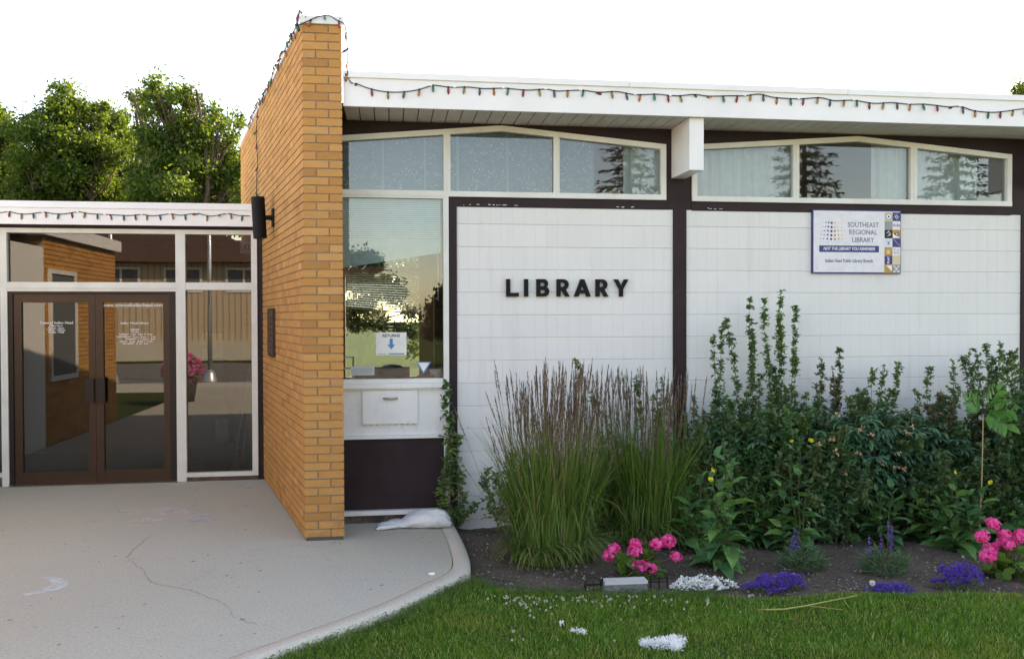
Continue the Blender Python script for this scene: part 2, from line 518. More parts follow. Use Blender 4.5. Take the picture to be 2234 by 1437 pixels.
vs = [bm.verts.new((x, y, 0.0)) for x, y in poly]
f = bm.faces.new(vs)
bmesh.ops.triangulate(bm, faces=[f])
ret = bmesh.ops.extrude_face_region(bm, geom=bm.faces[:])
for v in [e for e in ret['geom'] if isinstance(e, bmesh.types.BMVert)]: v.co.z = -0.16
bmesh.ops.recalc_face_normals(bm, faces=bm.faces)
me = bpy.data.meshes.new('concrete_pavement'); bm.to_mesh(me); bm.free()
me.polygons.foreach_set('use_smooth', np.zeros(len(me.polygons), dtype=bool))
pavement = tag(link('concrete_pavement', me, M['concrete']), kind='structure')
g = Geo()
prof = [(0.128, -0.16), (0.128, 0.0), (0.03, 0.002), (0.012, -0.004), (0.002, -0.018), (0.0, -0.035), (-0.004, -0.16)]
rows = []
for d, z in prof:
    rows.append([(p.x, p.y, z) for p in offset(curb_line, d)])
V = np.array(rows).reshape(-1, 3); n = len(curb_line); T = []
for r_ in range(len(prof)-1):
    for i in range(n-1):
        a = r_*n+i; T += [(a, a+n, a+n+1), (a, a+n+1, a+1)]
g.add(V, T)
g.build('curb', M['curb'], pavement, True)
def crack(pxs, w=0.004, z=0.0012, mat=None):
    g = Geo(); P = [at_z(a, b, 0) for a, b in pxs]; out = []
    for i in range(len(P)-1):
        for k in range(6):
            p = P[i].lerp(P[i+1], k/6); out.append(p + Vector((random.uniform(-1, 1), random.uniform(-1, 1), 0))*0.010)
    out.append(P[-1])
    for i in range(len(out)-1):
        t = (out[i+1]-out[i]).normalized(); s = Vector((t.y, -t.x, 0))
        w0 = w*(0.15+0.75*random.random()); a = out[i]; b = out[i+1]
        g.quad((a-s*w0/2)+Vector((0, 0, z)), (a+s*w0/2)+Vector((0, 0, z)), (b+s*w0/2)+Vector((0, 0, z)), (b-s*w0/2)+Vector((0, 0, z)))
    return g.build('crack', mat or M['crack'], pavement)
M['crack'] = plain('crack_shadow', (0.20, 0.18, 0.15), 0.95)
crack([(330, 1165), (300, 1190), (278, 1212), (282, 1222), (312, 1240), (322, 1262), (345, 1276), (380, 1280), (415, 1286), (450, 1300), (490, 1316), (510, 1345), (560, 1362)], 0.006)
crack([(400, 1278), (440, 1256), (465, 1240)], 0.003)
crack([(520, 1208), (590, 1195), (660, 1188)], 0.004)
crack([(655, 1190), (690, 1192), (715, 1193), (728, 1186), (730, 1182), (750, 1177)], 0.007)
crack([(30, 1090), (120, 1085)], 0.003)
def blob(name, px_poly, mat, label, cat='chalk', z=0.0016):
    P = [at_z(a, b, 0) for a, b in px_poly]
    bm = bmesh.new(); f = bm.faces.new([bm.verts.new((p.x, p.y, z)) for p in P])
    bmesh.ops.triangulate(bm, faces=[f])
    me = bpy.data.meshes.new(name); bm.to_mesh(me); bm.free()
    return tag(link(name, me, mat), label, cat, 'chalk drawings on the concrete')
def chalk_material(name, c, lo=0.40, hi=0.6, strength=0.8):
    m, nt, b, o = new_mat(name)
    b.inputs['Base Color'].default_value = rgba(c); b.inputs['Roughness'].default_value = 0.95; b.inputs['Specular IOR Level'].default_value = 0.05
    f = ramp(nt, noise(nt, 9.0, 8.0, 0.75, stretch=(1, 2.0, 1)), [(lo, (0, 0, 0)), (hi, (strength,)*3)]).outputs[0]
    tr = nt.nodes.new('ShaderNodeBsdfTransparent'); mx = nt.nodes.new('ShaderNodeMixShader')
    nt.links.new(f, mx.inputs[0]); nt.links.new(tr.outputs[0], mx.inputs[1]); nt.links.new(b.outputs[0], mx.inputs[2]); nt.links.new(mx.outputs[0], o.inputs[0])
    return m
ch_pale = chalk_material('chalk_pale_blue', (0.66, 0.70, 0.68), 0.30, 0.58, 0.8)
ch_pink = chalk_material('chalk_pink', (0.72, 0.62, 0.62), 0.40, 0.60)
ch_lav = chalk_material('chalk_lavender', (0.60, 0.60, 0.66), 0.40, 0.62)
ch_white = chalk_material('chalk_white', (0.68, 0.65, 0.58), 0.38, 0.62)
blob('chalk_drawing', [(88, 1259), (118, 1257), (142, 1263), (151, 1271), (143, 1280), (120, 1288), (90, 1295), (60, 1299), (50, 1296), (80, 1289), (104, 1280), (116, 1272), (106, 1264)], ch_pale, 'pale blue chalk crescent on the concrete pavement')
blob('chalk_drawing', [(325, 1114), (345, 1106), (385, 1107), (415, 1113), (428, 1120), (400, 1127), (350, 1123)], ch_pink, 'large smudged pink and white chalk patch in front of the doors')
blob('chalk_drawing', [(405, 1131), (430, 1123), (455, 1121), (480, 1130), (450, 1137), (418, 1138)], ch_lav, 'lavender chalk smudge beside the large pink patch')
blob('chalk_drawing', [(253, 1114), (270, 1111), (298, 1110), (292, 1116), (262, 1119)], ch_white, 'short white chalk dash beside the pink patch')
blob('chalk_drawing', [(270, 1140), (310, 1132), (360, 1127), (362, 1134), (320, 1141)], ch_pink, 'faint streaky chalk smear below the large pink patch')
blob('chalk_drawing', [(198, 1135), (220, 1133), (218, 1137), (204, 1138)], ch_white, 'tiny white chalk fleck near the left door')
blob('chalk_drawing', [(528, 1099), (542, 1098), (542, 1106), (532, 1107)], ch_lav, 'small blue chalk spot near the brick wall')
blob('chalk_drawing', [(500, 1059), (560, 1057), (568, 1064), (510, 1066)], ch_white, 'faint white chalk scribble by the side window')
blob('chalk_drawing', [(415, 1101), (432, 1097), (430, 1104)], ch_lav, 'tiny blue chalk dab above the pink patch')

# garden bed soil
g = Geo()
xs = np.linspace(0.35, 8.6, 140); vs_ = np.linspace(0, 1, 60)
XX, VV = np.meshgrid(xs, vs_)
Y0 = bed_y(XX) - 0.02; YY = Y0 + (FY+0.06-Y0)*VV
ZZ = GZ + 0.012 + 0.035*np.sin(np.clip(VV*3.1, 0, 3.1)) + 0.010*np.sin(XX*9+YY*7) + rng.normal(0, 0.006, XX.shape)
# keep the soil outside the curb
cl = np.array([(p.x, p.y) for p in curb_line])[::-1]
for i in range(len(vs_)):
    for j in range(len(xs)):
        cx = np.interp(YY[i, j], cl[:, 1], cl[:, 0])
        if XX[i, j] < cx - 0.02: ZZ[i, j] = GZ - 0.05
V = np.stack([XX, YY, ZZ], -1).reshape(-1, 3); T = []
nx = len(xs)
for i in range(len(vs_)-1):
    for j in range(nx-1):
        a = i*nx+j; T += [(a, a+1, a+nx+1), (a, a+nx+1, a+nx)]
g.add(V, T)
bed = tag(g.build('garden_soil', M['soil'], None, True), kind='structure')
def soil_z(x, y):
    y0 = float(bed_y(x)); v = min(max((y-y0)/(FY-y0), 0), 1)
    return GZ + 0.012 + 0.035*math.sin(min(v*3.1, 3.1))
# soil crumbs, bark and pale pebbles
g = Geo()
n = 5200
px_ = rng.uniform(0.6, 7.0, n); yy0 = bed_y(px_); py_ = yy0 + (FY-0.1-yy0)*rng.random(n)**1.5
cxx = np.interp(py_, cl[:, 1], cl[:, 0])
for i in range(n):
    if px_[i] < cxx[i] + 0.02: continue
    r_ = rng.uniform(0.003, 0.010) * (1.6 if rng.random() < 0.06 else 1.0)
    c = np.array([px_[i], py_[i], soil_z(px_[i], py_[i]) + 0.006])
    V = np.array([(1, 0, 0), (-1, 0, 0), (0, 1, 0), (0, -1, 0), (0, 0, .8), (0, 0, -.8)]) * r_ * rng.uniform(0.6, 1.5, (6, 3)) + c
    g.add(V, [(0, 2, 4), (2, 1, 4), (1, 3, 4), (3, 0, 4), (2, 0, 5), (1, 2, 5), (3, 1, 5), (0, 3, 5)])
M['crumb'] = leaf_mat('soil_crumb', [(0.08, 0.064, 0.05), (0.14, 0.115, 0.09), (0.15, 0.12, 0.095), (0.22, 0.20, 0.175), (0.42, 0.40, 0.36)], 0.0, 0.95)
tag(g.build('soil_crumbs', M['crumb']), 'dark crumbs and pale pebbles scattered over the garden soil', 'gravel', None, 'stuff')

# street behind the viewer, seen mirrored in the entrance glass
g = Geo(); g.box(-60, 60, -5.0, -3.2, GZ-0.1, 0.0); tag(g.build('sidewalk', M['curb']), kind='structure')
g = Geo(); g.box(-60, 60, -17.5, -6.2, GZ-0.2, GZ+0.004); tag(g.build('road', M['asphalt']), kind='structure')

# ================================================================== LIBRARY BUILDING
lib = thing('library_building', 'low white block library with dark brown posts and flat overhanging roof', 'building', (2.6, FY, 0))
LX0, LX1 = -0.50, 9.4
SOF = 3.525
BRN = M['dark_brown']; WH = M['white_trim']
# roof slab with fascia and flashing
g = Geo(); g.box(-0.36, LX1, FASCIA_Y+0.03, 13.0, SOF+0.03, 3.77); roof = g.build('roof', M['white_metal'], lib)
box_obj('fascia', M['white_metal'], roof, -0.365, LX1+0.02, FASCIA_Y, FASCIA_Y+0.028, SOF-0.004, 3.752)
for a, b in ((-0.366, 2.02), (2.024, 4.0), (4.004, 6.1), (6.104, LX1+0.03)):
    g = Geo(); g.box(a, b, FASCIA_Y-0.016, FASCIA_Y+0.2, 3.752, 3.802); g.build('flashing', M['white_metal'], roof)
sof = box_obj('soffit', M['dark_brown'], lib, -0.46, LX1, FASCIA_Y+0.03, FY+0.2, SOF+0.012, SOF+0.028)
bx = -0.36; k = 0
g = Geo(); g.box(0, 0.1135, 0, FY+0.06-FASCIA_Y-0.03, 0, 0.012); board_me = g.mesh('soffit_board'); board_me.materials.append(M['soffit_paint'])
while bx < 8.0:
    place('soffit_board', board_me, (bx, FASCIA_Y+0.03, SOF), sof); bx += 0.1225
# beams under the eaves
for bx in (2.575, 6.155):
    g = Geo(); g.box(bx, bx+0.128, FASCIA_Y+0.045, FY+0.1, 3.072, SOF-0.003); g.build('beam', M['white_metal'], lib)
# dark brown facade boards
def header(x0, xa, x1, zl, za, zr):
    g = Geo()
    g.prism_y([(x0, zl-0.02), (xa, za-0.02), (xa, SOF+0.01), (x0, SOF+0.01)], FY, FY+0.08)
    g.prism_y([(xa, za-0.02), (x1, zr-0.02), (x1, SOF+0.01), (xa, SOF+0.01)], FY, FY+0.08)
    g.build('header_board', BRN, lib)
header(LX0, 0.995, 2.518, 3.38, 3.511, 3.381)
header(2.768, 4.40, 6.0, 3.381, 3.505, 3.369)
box_obj('header_board', BRN, lib, 6.252, 9.4, FY, FY+0.08, 3.36, SOF+0.01)
for a, b in ((2.518, 2.768), (6.0, 6.252)):
    box_obj('wall_board', BRN, lib, a, b, FY+0.002, FY+0.08, 2.788, SOF+0.01)
box_obj('rail', BRN, lib, 0.522, 2.518, FY-0.006, FY+0.07, 2.786, 2.872)
box_obj('rail', BRN, lib, 2.768, 6.0, FY-0.006, FY+0.07, 2.78, 2.872)
for a, b in ((0.527, 0.594), (2.588, 2.712), (6.112, 6.235)):
    box_obj('post', BRN, lib, a, b, FY-0.018, FY+0.07, GZ-0.02, 2.787)
# thin flaking strip on the left rail
g = Geo()
for k in range(26):
    x = random.choice([random.uniform(0.64, 1.05), random.uniform(1.0, 1.3), random.uniform(2.0, 2.3), random.uniform(2.9, 3.05)])
    w = random.uniform(0.006, 0.03); z = 2.797+random.uniform(-0.002, 0.008)
    g.box(x, x+w, FY-0.0085, FY-0.005, z, z+random.uniform(0.003, 0.008))
g.build('paint_flakes', M['old_white'], lib)
# block walls: mortar bed with single blocks
joints = [2.024 + 0.203*k for k in range(-10, 4)] + [2.786]
def block_mesh(w, h):
    """front skin with shallow upright scores every 101 mm, real thickness behind"""
    g = Geo(); n = max(1, round(w/0.1015)); s = w/n; d = 0.0022; e = 0.004
    xs_ = [0.0]; ys_ = [0.0]
    P = []
    for i in range(n):
        if i > 0: P += [(i*s-0.0024, 0), (i*s, d), (i*s+0.0024, 0)]
    P = [(0, 0.0012), (0.0024, 0)] + P + [(w-0.0024, 0), (w, 0.0012)]
    m_ = len(P)
    V = []
    for x, y in P: V += [(x, y+0.003, 0), (x, y, e), (x, y, h-e), (x, y+0.003, h)]
    T = []
    for i in range(m_-1):
        for r_ in range(3):
            a = i*4+r_; b = a+4
            T += [(a, b, b+1), (a, b+1, a+1)]
    b0 = len(V)
    V += [(0, .04, 0), (w, .04, 0), (w, .04, h), (0, .04, h)]
    l = (m_-1)*4
    T += [(0, b0, l), (b0, b0+1, l), (3, l+3, b0+3), (b0+3, l+3, b0+2), (0, 3, b0), (3, b0+3, b0), (l, b0+1, l+3), (l+3, b0+1, b0+2)]
    g.add(V, T)
    me = g.mesh('block'); me.materials.append(M['block'])
    return me
bcache = {}
def block_wall(x0, x1):
    wall = box_obj('block_wall', M['block'], lib, x0, x1, FY+0.0065, FY+0.2, GZ-0.05, 2.786)
    for r_ in range(len(joints)-1):
        z0, z1 = joints[r_], joints[r_+1]
        x = x0
        while x < x1-0.02:
            xe = min(x+0.406, x1)
            key = (round(xe-x-0.0006, 4), round(z1-z0-0.0036, 4))
            if key not in bcache: bcache[key] = block_mesh(*key)
            place('block', bcache[key], (x+0.0003, FY+random.uniform(-0.0003, 0.0003), z0+0.0018), wall)
            x = xe
block_wall(0.594, 2.588)
block_wall(2.712, 6.112)
box_obj('block_wall', M['block'], lib, 6.235, 9.4, FY+0.003, FY+0.2, GZ-0.05, 3.36)
box_obj('wall_end', M['block'], lib, 9.2, 9.4, FY+0.2, 12.9, GZ-0.05, SOF+0.02)

# windows -----------------------------------------------------------------
def pane(parent, pts, y, mat=None, name='pane'):
    g = Geo(); g.prism_y(pts, y, y+0.006); return g.build(name, mat or M['glass_lib'], parent)
def strip(g, x0, z0, x1, z1, w, y0, y1):
    """bar whose outer (upper) edge runs from (x0,z0) to (x1,z1)"""
    g.prism_y([(x0, z0-w), (x1, z1-w), (x1, z1), (x0, z0)], y0, y1)
def top_z(x, x0, xa, x1, zl, za, zr):
    return zl+(za-zl)*(x-x0)/(xa-x0) if x <= xa else za+(zr-za)*(x-xa)/(x1-xa)
def gable_window(x0, xa, x1, zl, za, zr, zb, mulls):
    win = Geo(); FW = 0.048; y0, y1 = FY-0.022, FY+0.05
    strip(win, x0, zl, xa, za, FW, y0, y1); strip(win, xa, za, x1, zr, FW, y0, y1)
    win.box(x0, x1, y0-0.004, y1, zb, zb+FW)
    win.box(x0-0.001, x0+FW, y0+0.001, y1, zb+FW, zl-FW*0.9); win.box(x1-FW, x1+0.001, y0+0.001, y1, zb+FW, zr-FW*0.9)
    for a, b in mulls:
        win.box(a, b, y0+0.002, y1, zb+FW*0.95, top_z((a+b)/2, x0, xa, x1, zl, za, zr)-FW*0.6)
        win.box((a+b)/2-0.004, (a+b)/2+0.012, y0-0.004, y0+0.003, zb+FW, top_z((a+b)/2, x0, xa, x1, zl, za, zr)-FW)
    w = win.build('window', WH, lib)
    edges = [x0+FW*0.6] + [v for ab in mulls for v in ab] + [x1-FW*0.6]
    for i in range(0, len(edges), 2):
        a, b = edges[i]-0.006, edges[i+1]+0.006
        pts = [(a, zb+FW*0.7), (b, zb+FW*0.7), (b, top_z(b, x0, xa, x1, zl, za, zr)-FW*0.7)]
        if a < xa < b: pts.append((xa, za-FW*0.7))
        pts.append((a, top_z(a, x0, xa, x1, zl, za, zr)-FW*0.7))
        pane(w, pts, FY+0.018)
    return w
W1 = (LX0, 0.995, 2.518, 3.378, 3.511, 3.381)
W2 = (2.768, 4.40, 6.0, 3.385, 3.505, 3.369)
gable_window(*W1, 2.872, [(0.479, 0.540), (1.470, 1.524)])
gable_window(*W2, 2.866, [(3.752, 3.811), (4.940, 5.006)])
# tall window over the book return
g = Geo()
g.box(LX0, 0.474, FY-0.02, FY+0.05, 2.852, 2.874)
g.box(0.474, 0.522, FY-0.024, FY+0.05, 0.0, 2.871)
g.box(LX0, 0.474, FY-0.02, FY+0.05, 1.225, 1.263)
tallw = g.build('window', WH, lib)
pane(tallw, [(LX0+0.01, 1.25), (0.48, 1.25), (0.48, 2.86), (LX0+0.01, 2.86)], FY+0.016)
g = Geo(); g.box(LX0, 0.500, FY-0.06, FY+0.03, 1.185, 1.224); g.box(LX0, 0.46, FY-0.03, FY+0.03, 1.166, 1.184); g.build('window_sill', M['old_white'], lib)
wp = box_obj('white_panel', M['old_white'], lib, LX0, 0.473, FY-0.004, FY+0.04, 0.768, 1.165)
hatch = box_obj('return_hatch', M['old_white'], wp, -0.238, 0.242, FY-0.028, FY-0.005, 0.869, 1.162)
g = Geo()
for k in range(9): g.box(-0.225+k*0.053, -0.210+k*0.053, FY-0.030, FY-0.006, 0.857, 0.8675)
g.build('hinge', M['steel'], wp)
g = Geo(); g.box(-0.072, 0.082, FY-0.033, FY-0.0285, 1.075, 1.113); g.build('handle_plate', M['old_white'], wp)
g = Geo(); g.tube([(-0.055, FY-0.036, 1.094), (-0.03, FY-0.055, 1.094), (0.005, FY-0.062, 1.093), (0.04, FY-0.055, 1.094), (0.065, FY-0.036, 1.094)], 0.010, 8); g.build('handle', M['steel'], wp, True)
box_obj('ledge', M['old_white'], lib, LX0, 0.478, FY-0.034, FY+0.03, 0.738, 0.767)
bp = box_obj('brown_panel', BRN, lib, LX0, 0.473, FY+0.002, FY+0.04, 0.112, 0.737)
box_obj('mail_slot', BRN, bp, -0.17, 0.155, FY-0.003, FY+0.003, 0.62, 0.715)
g = Geo(); g.box(LX0, 0.474, FY-0.05, FY+0.03, 0.072, 0.110); g.build('base_ledge', M['old_white'], lib)
M['old_wood'] = paint('weathered_wood', (0.11, 0.075, 0.06), 0.9, 0.4, 9.0, (0.35, 0.33, 0.31), 0.5, 0.4)
box_obj('base_board', M['old_wood'], lib, LX0, 0.474, FY-0.02, FY+0.03, -0.02, 0.071)
# interior shell
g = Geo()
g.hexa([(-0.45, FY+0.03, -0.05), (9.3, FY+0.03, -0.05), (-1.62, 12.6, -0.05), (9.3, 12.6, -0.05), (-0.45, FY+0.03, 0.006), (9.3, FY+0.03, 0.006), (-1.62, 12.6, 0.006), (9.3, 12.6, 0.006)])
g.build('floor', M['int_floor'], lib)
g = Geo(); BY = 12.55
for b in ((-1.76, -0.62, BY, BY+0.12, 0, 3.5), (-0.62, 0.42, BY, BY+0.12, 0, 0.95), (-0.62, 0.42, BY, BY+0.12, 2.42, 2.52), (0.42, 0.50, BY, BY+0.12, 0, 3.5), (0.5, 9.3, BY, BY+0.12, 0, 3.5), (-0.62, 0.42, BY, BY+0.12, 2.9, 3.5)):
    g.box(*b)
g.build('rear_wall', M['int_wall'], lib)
g = Geo(); g.box(-0.50, 0.47, FY+0.06, FY+0.30, 1.20, 1.235); g.build('inner_sill', M['white_trim'], lib)

# board behind the upper panes, curtains, blinds
bo = tag(box_obj('speckled_board', M['speckle'], None, LX0+0.02, 1.86, FY+0.07, FY+0.09, 2.88, 3.47), 'blue grey speckled board behind the upper panes of the book return bay', 'board')
g = Geo()
for x in (-0.06, 0.31, 0.60, 1.05): g.box(x, x+0.018, FY+0.062, FY+0.0695, 2.88, 3.46)
M['seam'] = plain('board_seam', (0.30, 0.36, 0.37), 0.8)
g.build('seam', M['seam'], bo)
def curtain(x0, x1, label, amp=0.02, y=FY+0.12, mat=None):
    g = Geo(); n = int((x1-x0)/0.012); ph = random.uniform(0, 6)
    X = np.linspace(x0, x1, n); Y = y + amp*np.sin(X*2*math.pi/0.11+ph) + amp*0.5*np.sin(X*2*math.pi/0.047)
    V = []; T = []
    for i in range(n): V += [(X[i], Y[i], 2.82), (X[i], Y[i], 3.5), (X[i], Y[i]+0.003, 2.82), (X[i], Y[i]+0.003, 3.5)]
    for i in range(n-1):
        a = i*4; T += [(a, a+4, a+5), (a, a+5, a+1), (a+2, a+7, a+6), (a+2, a+3, a+7)]
    g.add(V, T)
    return tag(g.build('curtain', mat or M['curtain'], None, True), label, 'curtain', 'curtains in the upper windows')
curtain(2.15, 2.56, 'narrow pale curtain at the right end of the book return bay window')
curtain(2.74, 3.86, 'pale curtain behind the pane next to the eaves beam')
curtain(4.62, 5.0, 'pale curtain edge beside the gap in the window above the library sign')
curtain(5.0, 5.72, 'smooth pale curtain behind the last pane of the window above the sign', 0.008)
# venetian blind, lower edge hanging askew
g = Geo()
for k in range(46):
    t = k/45.0
    zl = 2.835 - 0.023*k*(0.96 if k < 18 else 1.0) ; zr = 2.835 - min(k, 18)*0.0185 - max(k-18, 0)*0.004
    zl = 2.835 - min(k, 18)*0.0185 - max(k-18, 0)*0.0095
    x0, x1 = LX0+0.03, 0.455
    a = Vector((x0, FY+0.058, zl)); b = Vector((x1, FY+0.058, zr)); c = Vector((x1, FY+0.052, zr-0.0160)); d = Vector((x0, FY+0.052, zl-0.0160))
    g.quad(a, b, c, d); g.quad(a+Vector((0, .001, 0)), d+Vector((0, .001, 0)), c+Vector((0, .001, 0)), b+Vector((0, .001, 0)))
blind = thing('venetian_blind', 'pale teal venetian blind hanging askew in the tall window', 'blind', (0, FY+0.06, 2.85))
tag(g.build('slats', M['slat'], blind), kind='stuff')
box_obj('headrail', M['white_trim'], blind, LX0+0.03, 0.455, FY+0.045, FY+0.07, 2.838, 2.858)
g = Geo()
for x in (-0.30, 0.02, 0.30): g.tube([(x, FY+0.048, 2.84), (x, FY+0.048, 2.36)], 0.0015, 4)
g.tube([(0.43, FY+0.048, 2.84), (0.43, FY+0.048, 1.95)], 0.002, 4)
g.build('cord', M['white_print'], blind)
blind2 = thing('venetian_blind', 'white venetian blind half drawn over the far window of the library', 'blind', (0, BY-0.05, 2.4))
g = Geo()
for k in range(16):
    z0 = 2.40-k*0.03; z1 = 2.40-k*0.036
    a = Vector((-0.6, BY-0.06, z0)); b = Vector((0.41, BY-0.06, z1)); c = b+Vector((0, 0.015, -0.017)); d = a+Vector((0, 0.015, -0.017))
    g.quad(a, b, c, d)
tag(g.build('slats', M['slat'], blind2), kind='stuff')

# notices in the tall window
NYY = FY+0.012
rs = thing('window_notice', 'white RETURNS notice with a blue down arrow in the tall window', 'notice', (0.0, NYY, 1.5))
a = at_y(820, 725, NYY); b = at_y(887, 774, NYY)
box_obj('sheet', M['paper'], rs, a.x, b.x, NYY, NYY+0.0015, b.z, a.z)
cx = (a.x+b.x)/2
text_part('RETURNS', 0.036, M['black'], rs, cx, NYY-0.001, a.z-0.030, bold=0.0006)
g = Geo(); az = a.z-0.055
g.prism_y([(cx-0.014, az-0.055), (cx+0.014, az-0.055), (cx+0.014, az), (cx-0.014, az)], NYY-0.0015, NYY)
g.prism_y([(cx, az-0.095), (cx+0.034, az-0.054), (cx-0.034, az-0.054)], NYY-0.0015, NYY)
g.box(cx-0.02, b.x-0.02, NYY-0.0015, NYY, b.z+0.006, b.z+0.016); g.box(a.x+0.01, cx-0.05, NYY-0.0015, NYY, b.z+0.008, b.z+0.012)
g.build('arrow', M['blue_print'], rs)
tr = thing('window_notice', 'small blue triangular notice stuck low in the tall window', 'notice', (0.3, NYY, 1.35))
a = at_y(908, 789, NYY); b = at_y(941, 789, NYY); c = at_y(924, 816, NYY)
g = Geo(); g.prism_y([(c.x, c.z), (b.x, b.z), (a.x, a.z)], NYY, NYY+0.0015); g.build('sheet', M['blue_print'], tr)
g = Geo(); g.prism_y([(c.x, c.z+0.02), (b.x-0.018, b.z-0.008), (a.x+0.018, a.z-0.008)], NYY-0.0015, NYY-0.0005); g.build('inset', M['paper'], tr)
cd = thing('window_notice', 'pale grey card taped in the corner of the tall window', 'notice', (-0.2, NYY, 1.3))
a = at_y(765, 799, NYY); b = at_y(817, 818, NYY)
M['pale_card'] = plain('pale_card', (0.45, 0.50, 0.50), 0.6)
box_obj('sheet', M['pale_card'], cd, a.x, b.x, NYY, NYY+0.0015, b.z, a.z)
g = Geo()
for k in range(3): g.box(a.x+0.015, b.x-0.02, NYY-0.0012, NYY-0.0002, b.z+0.02+k*0.016, b.z+0.024+k*0.016)
g.build('print_lines', M['grey_print'], cd)
# things on the inner sill and desk
M['box_card'] = plain('cardboard', (0.55, 0.42, 0.26), 0.8)
desk = thing('reading_desk', 'dark desk just inside the tall library window', 'desk', (0, 8.5, 0))
box_obj('desk_top', M['dark_int'], desk, -0.45, 1.6, 8.15, 8.9, 1.02, 1.06)
for x in (-0.42, 1.55):
    for y in (8.2, 8.85): box_obj('leg', M['dark_int'], desk, x-0.03, x+0.03, y-0.03, y+0.03, 0, 1.02)
box_obj('front_panel', M['red'], desk, -0.36, 0.2, 8.905, 8.92, 0.4, 1.3)
ft = thing('file_tray', 'cream file tray with two shelves inside the tall window', 'tray', (-0.4, 8.1, 1.235))
box_obj('tray', M['paper'], ft, (-0.47, -0.33, 7.97, 8.03, 1.44, 1.45), (-0.47, -0.33, 7.97, 8.03, 1.34, 1.35), (-0.47, -0.33, 7.97, 8.03, 1.236, 1.246))
box_obj('upright', M['box_card'], ft, (-0.335, -0.32, 7.96, 8.04, 1.236, 1.45), (-0.48, -0.471, 7.96, 8.04, 1.236, 1.45))
g = Geo()
g.lathe([(0.0, 0.0), (0.10, 0.0), (0.13, 0.04), (0.125, 0.09), (0.08, 0.13), (0.0, 0.145)], (0.02, 8.0, 1.236), 16)
tag(g.build('felt_hat', M['black'], None, True), 'black felt hat lying on the inner sill of the tall window', 'hat')
g = Geo(); g.lathe([(0.0, 0), (0.045, 0), (0.055, 0.09), (0.05, 0.09), (0.0, 0.02)], (0.41, 8.0, 1.236), 14)
tag(g.build('cup', M['pale_card'], None, True), 'pale cup on the inner sill at the end of the tall window', 'cup')
g = Geo(); g.box(0.25, 0.40, 7.93, 8.0, 1.236, 1.275)
tag(g.build('book', M['red'], None), 'red book lying on the inner sill of the tall window', 'book')
# dark bookcase inside
bk = thing('bookcase', 'tall dark bookcase standing inside the library behind the tall window', 'bookcase', (1.1, 11.0, 0))
box_obj('carcass', M['dark_int'], bk, (0.56, 1.9, 11.0, 11.3, 0, 2.3))
for k in range(5): box_obj('shelf', M['int_wall'], bk, 0.58, 1.88, 10.97, 10.998, 0.2+0.42*k, 0.23+0.42*k)

# LIBRARY letters ----------------------------------------------------------
def arc(cx, cy, rx, ry, a0, a1, n=10):
    return [(cx+rx*math.cos(R(a0+(a1-a0)*i/n)), cy+ry*math.sin(R(a0+(a1-a0)*i/n))) for i in range(n+1)]
Lw = 0.235
def let_L(w): return [[(0, 0), (w, 0), (w, .21), (Lw, .21), (Lw, 1), (0, 1)]]
def let_I(w): return [[(0, 0), (w, 0), (w, 1), (0, 1)]]
def let_B(w):
    o = [(0, 0)] + arc(w-.29, .29, .29, .29, -90, 62) + arc(w-.33, .74, .26, .26, -38, 90) + [(0, 1)]
    h1 = [(Lw, .19)] + arc(w-.32, .285, .085, .095, -90, 90, 6) + [(Lw, .38)]
    h2 = [(Lw, .60)] + arc(w-.36, .70, .09, .10, -90, 90, 6) + [(Lw, .80)]
    return [o, h1, h2]
def let_R(w):
    rx = w-.06
    o = [(0, 0), (Lw, 0), (Lw, .37), (.30, .37), (w-.27, 0), (w, 0), (w-.24, .41)] + arc(rx-.31, .69, .31, .31, -50, 90) + [(0, 1)]
    h = [(Lw, .56)] + arc(rx-.36, .69, .13, .13, -90, 90, 8) + [(Lw, .82)]
    return [o, h]
def let_A(w):
    c = w/2
    o = [(0, 0), (.26, 0), (.335, .19), (w-.335, .19), (w-.26, 0), (w, 0), (c+.115, 1), (c-.115, 1)]
    h = [(c-.105, .385), (c+.105, .385), (c, .66)]
    return [o, h]
def let_Y(w):
    c = w/2
    return [[(c-.115, 0), (c+.115, 0), (c+.115, .42), (w, 1), (w-.27, 1), (c, .62), (.27, 1), (0, 1), (c-.115, .42)]]
lt = thing('wall_lettering', 'raised black capital letters spelling LIBRARY on the white block wall', 'lettering', (1.6, FY, 1.99))
LH = 0.156
for fn, a, b in ((let_L, 172, 365), (let_I, 445, 508), (let_B, 632, 828), (let_R, 940, 1140), (let_A, 1205, 1460), (let_R, 1535, 1730), (let_Y, 1810, 2035)):
    xa = at_y(1080+a/6.98, 640, FY-0.03).x; xb = at_y(1080+b/6.98, 640, FY-0.03).x
    curve_letter(fn((xb-xa)/LH), 0.024, M['letter'], lt, xa, FY-0.018, 1.988, LH)
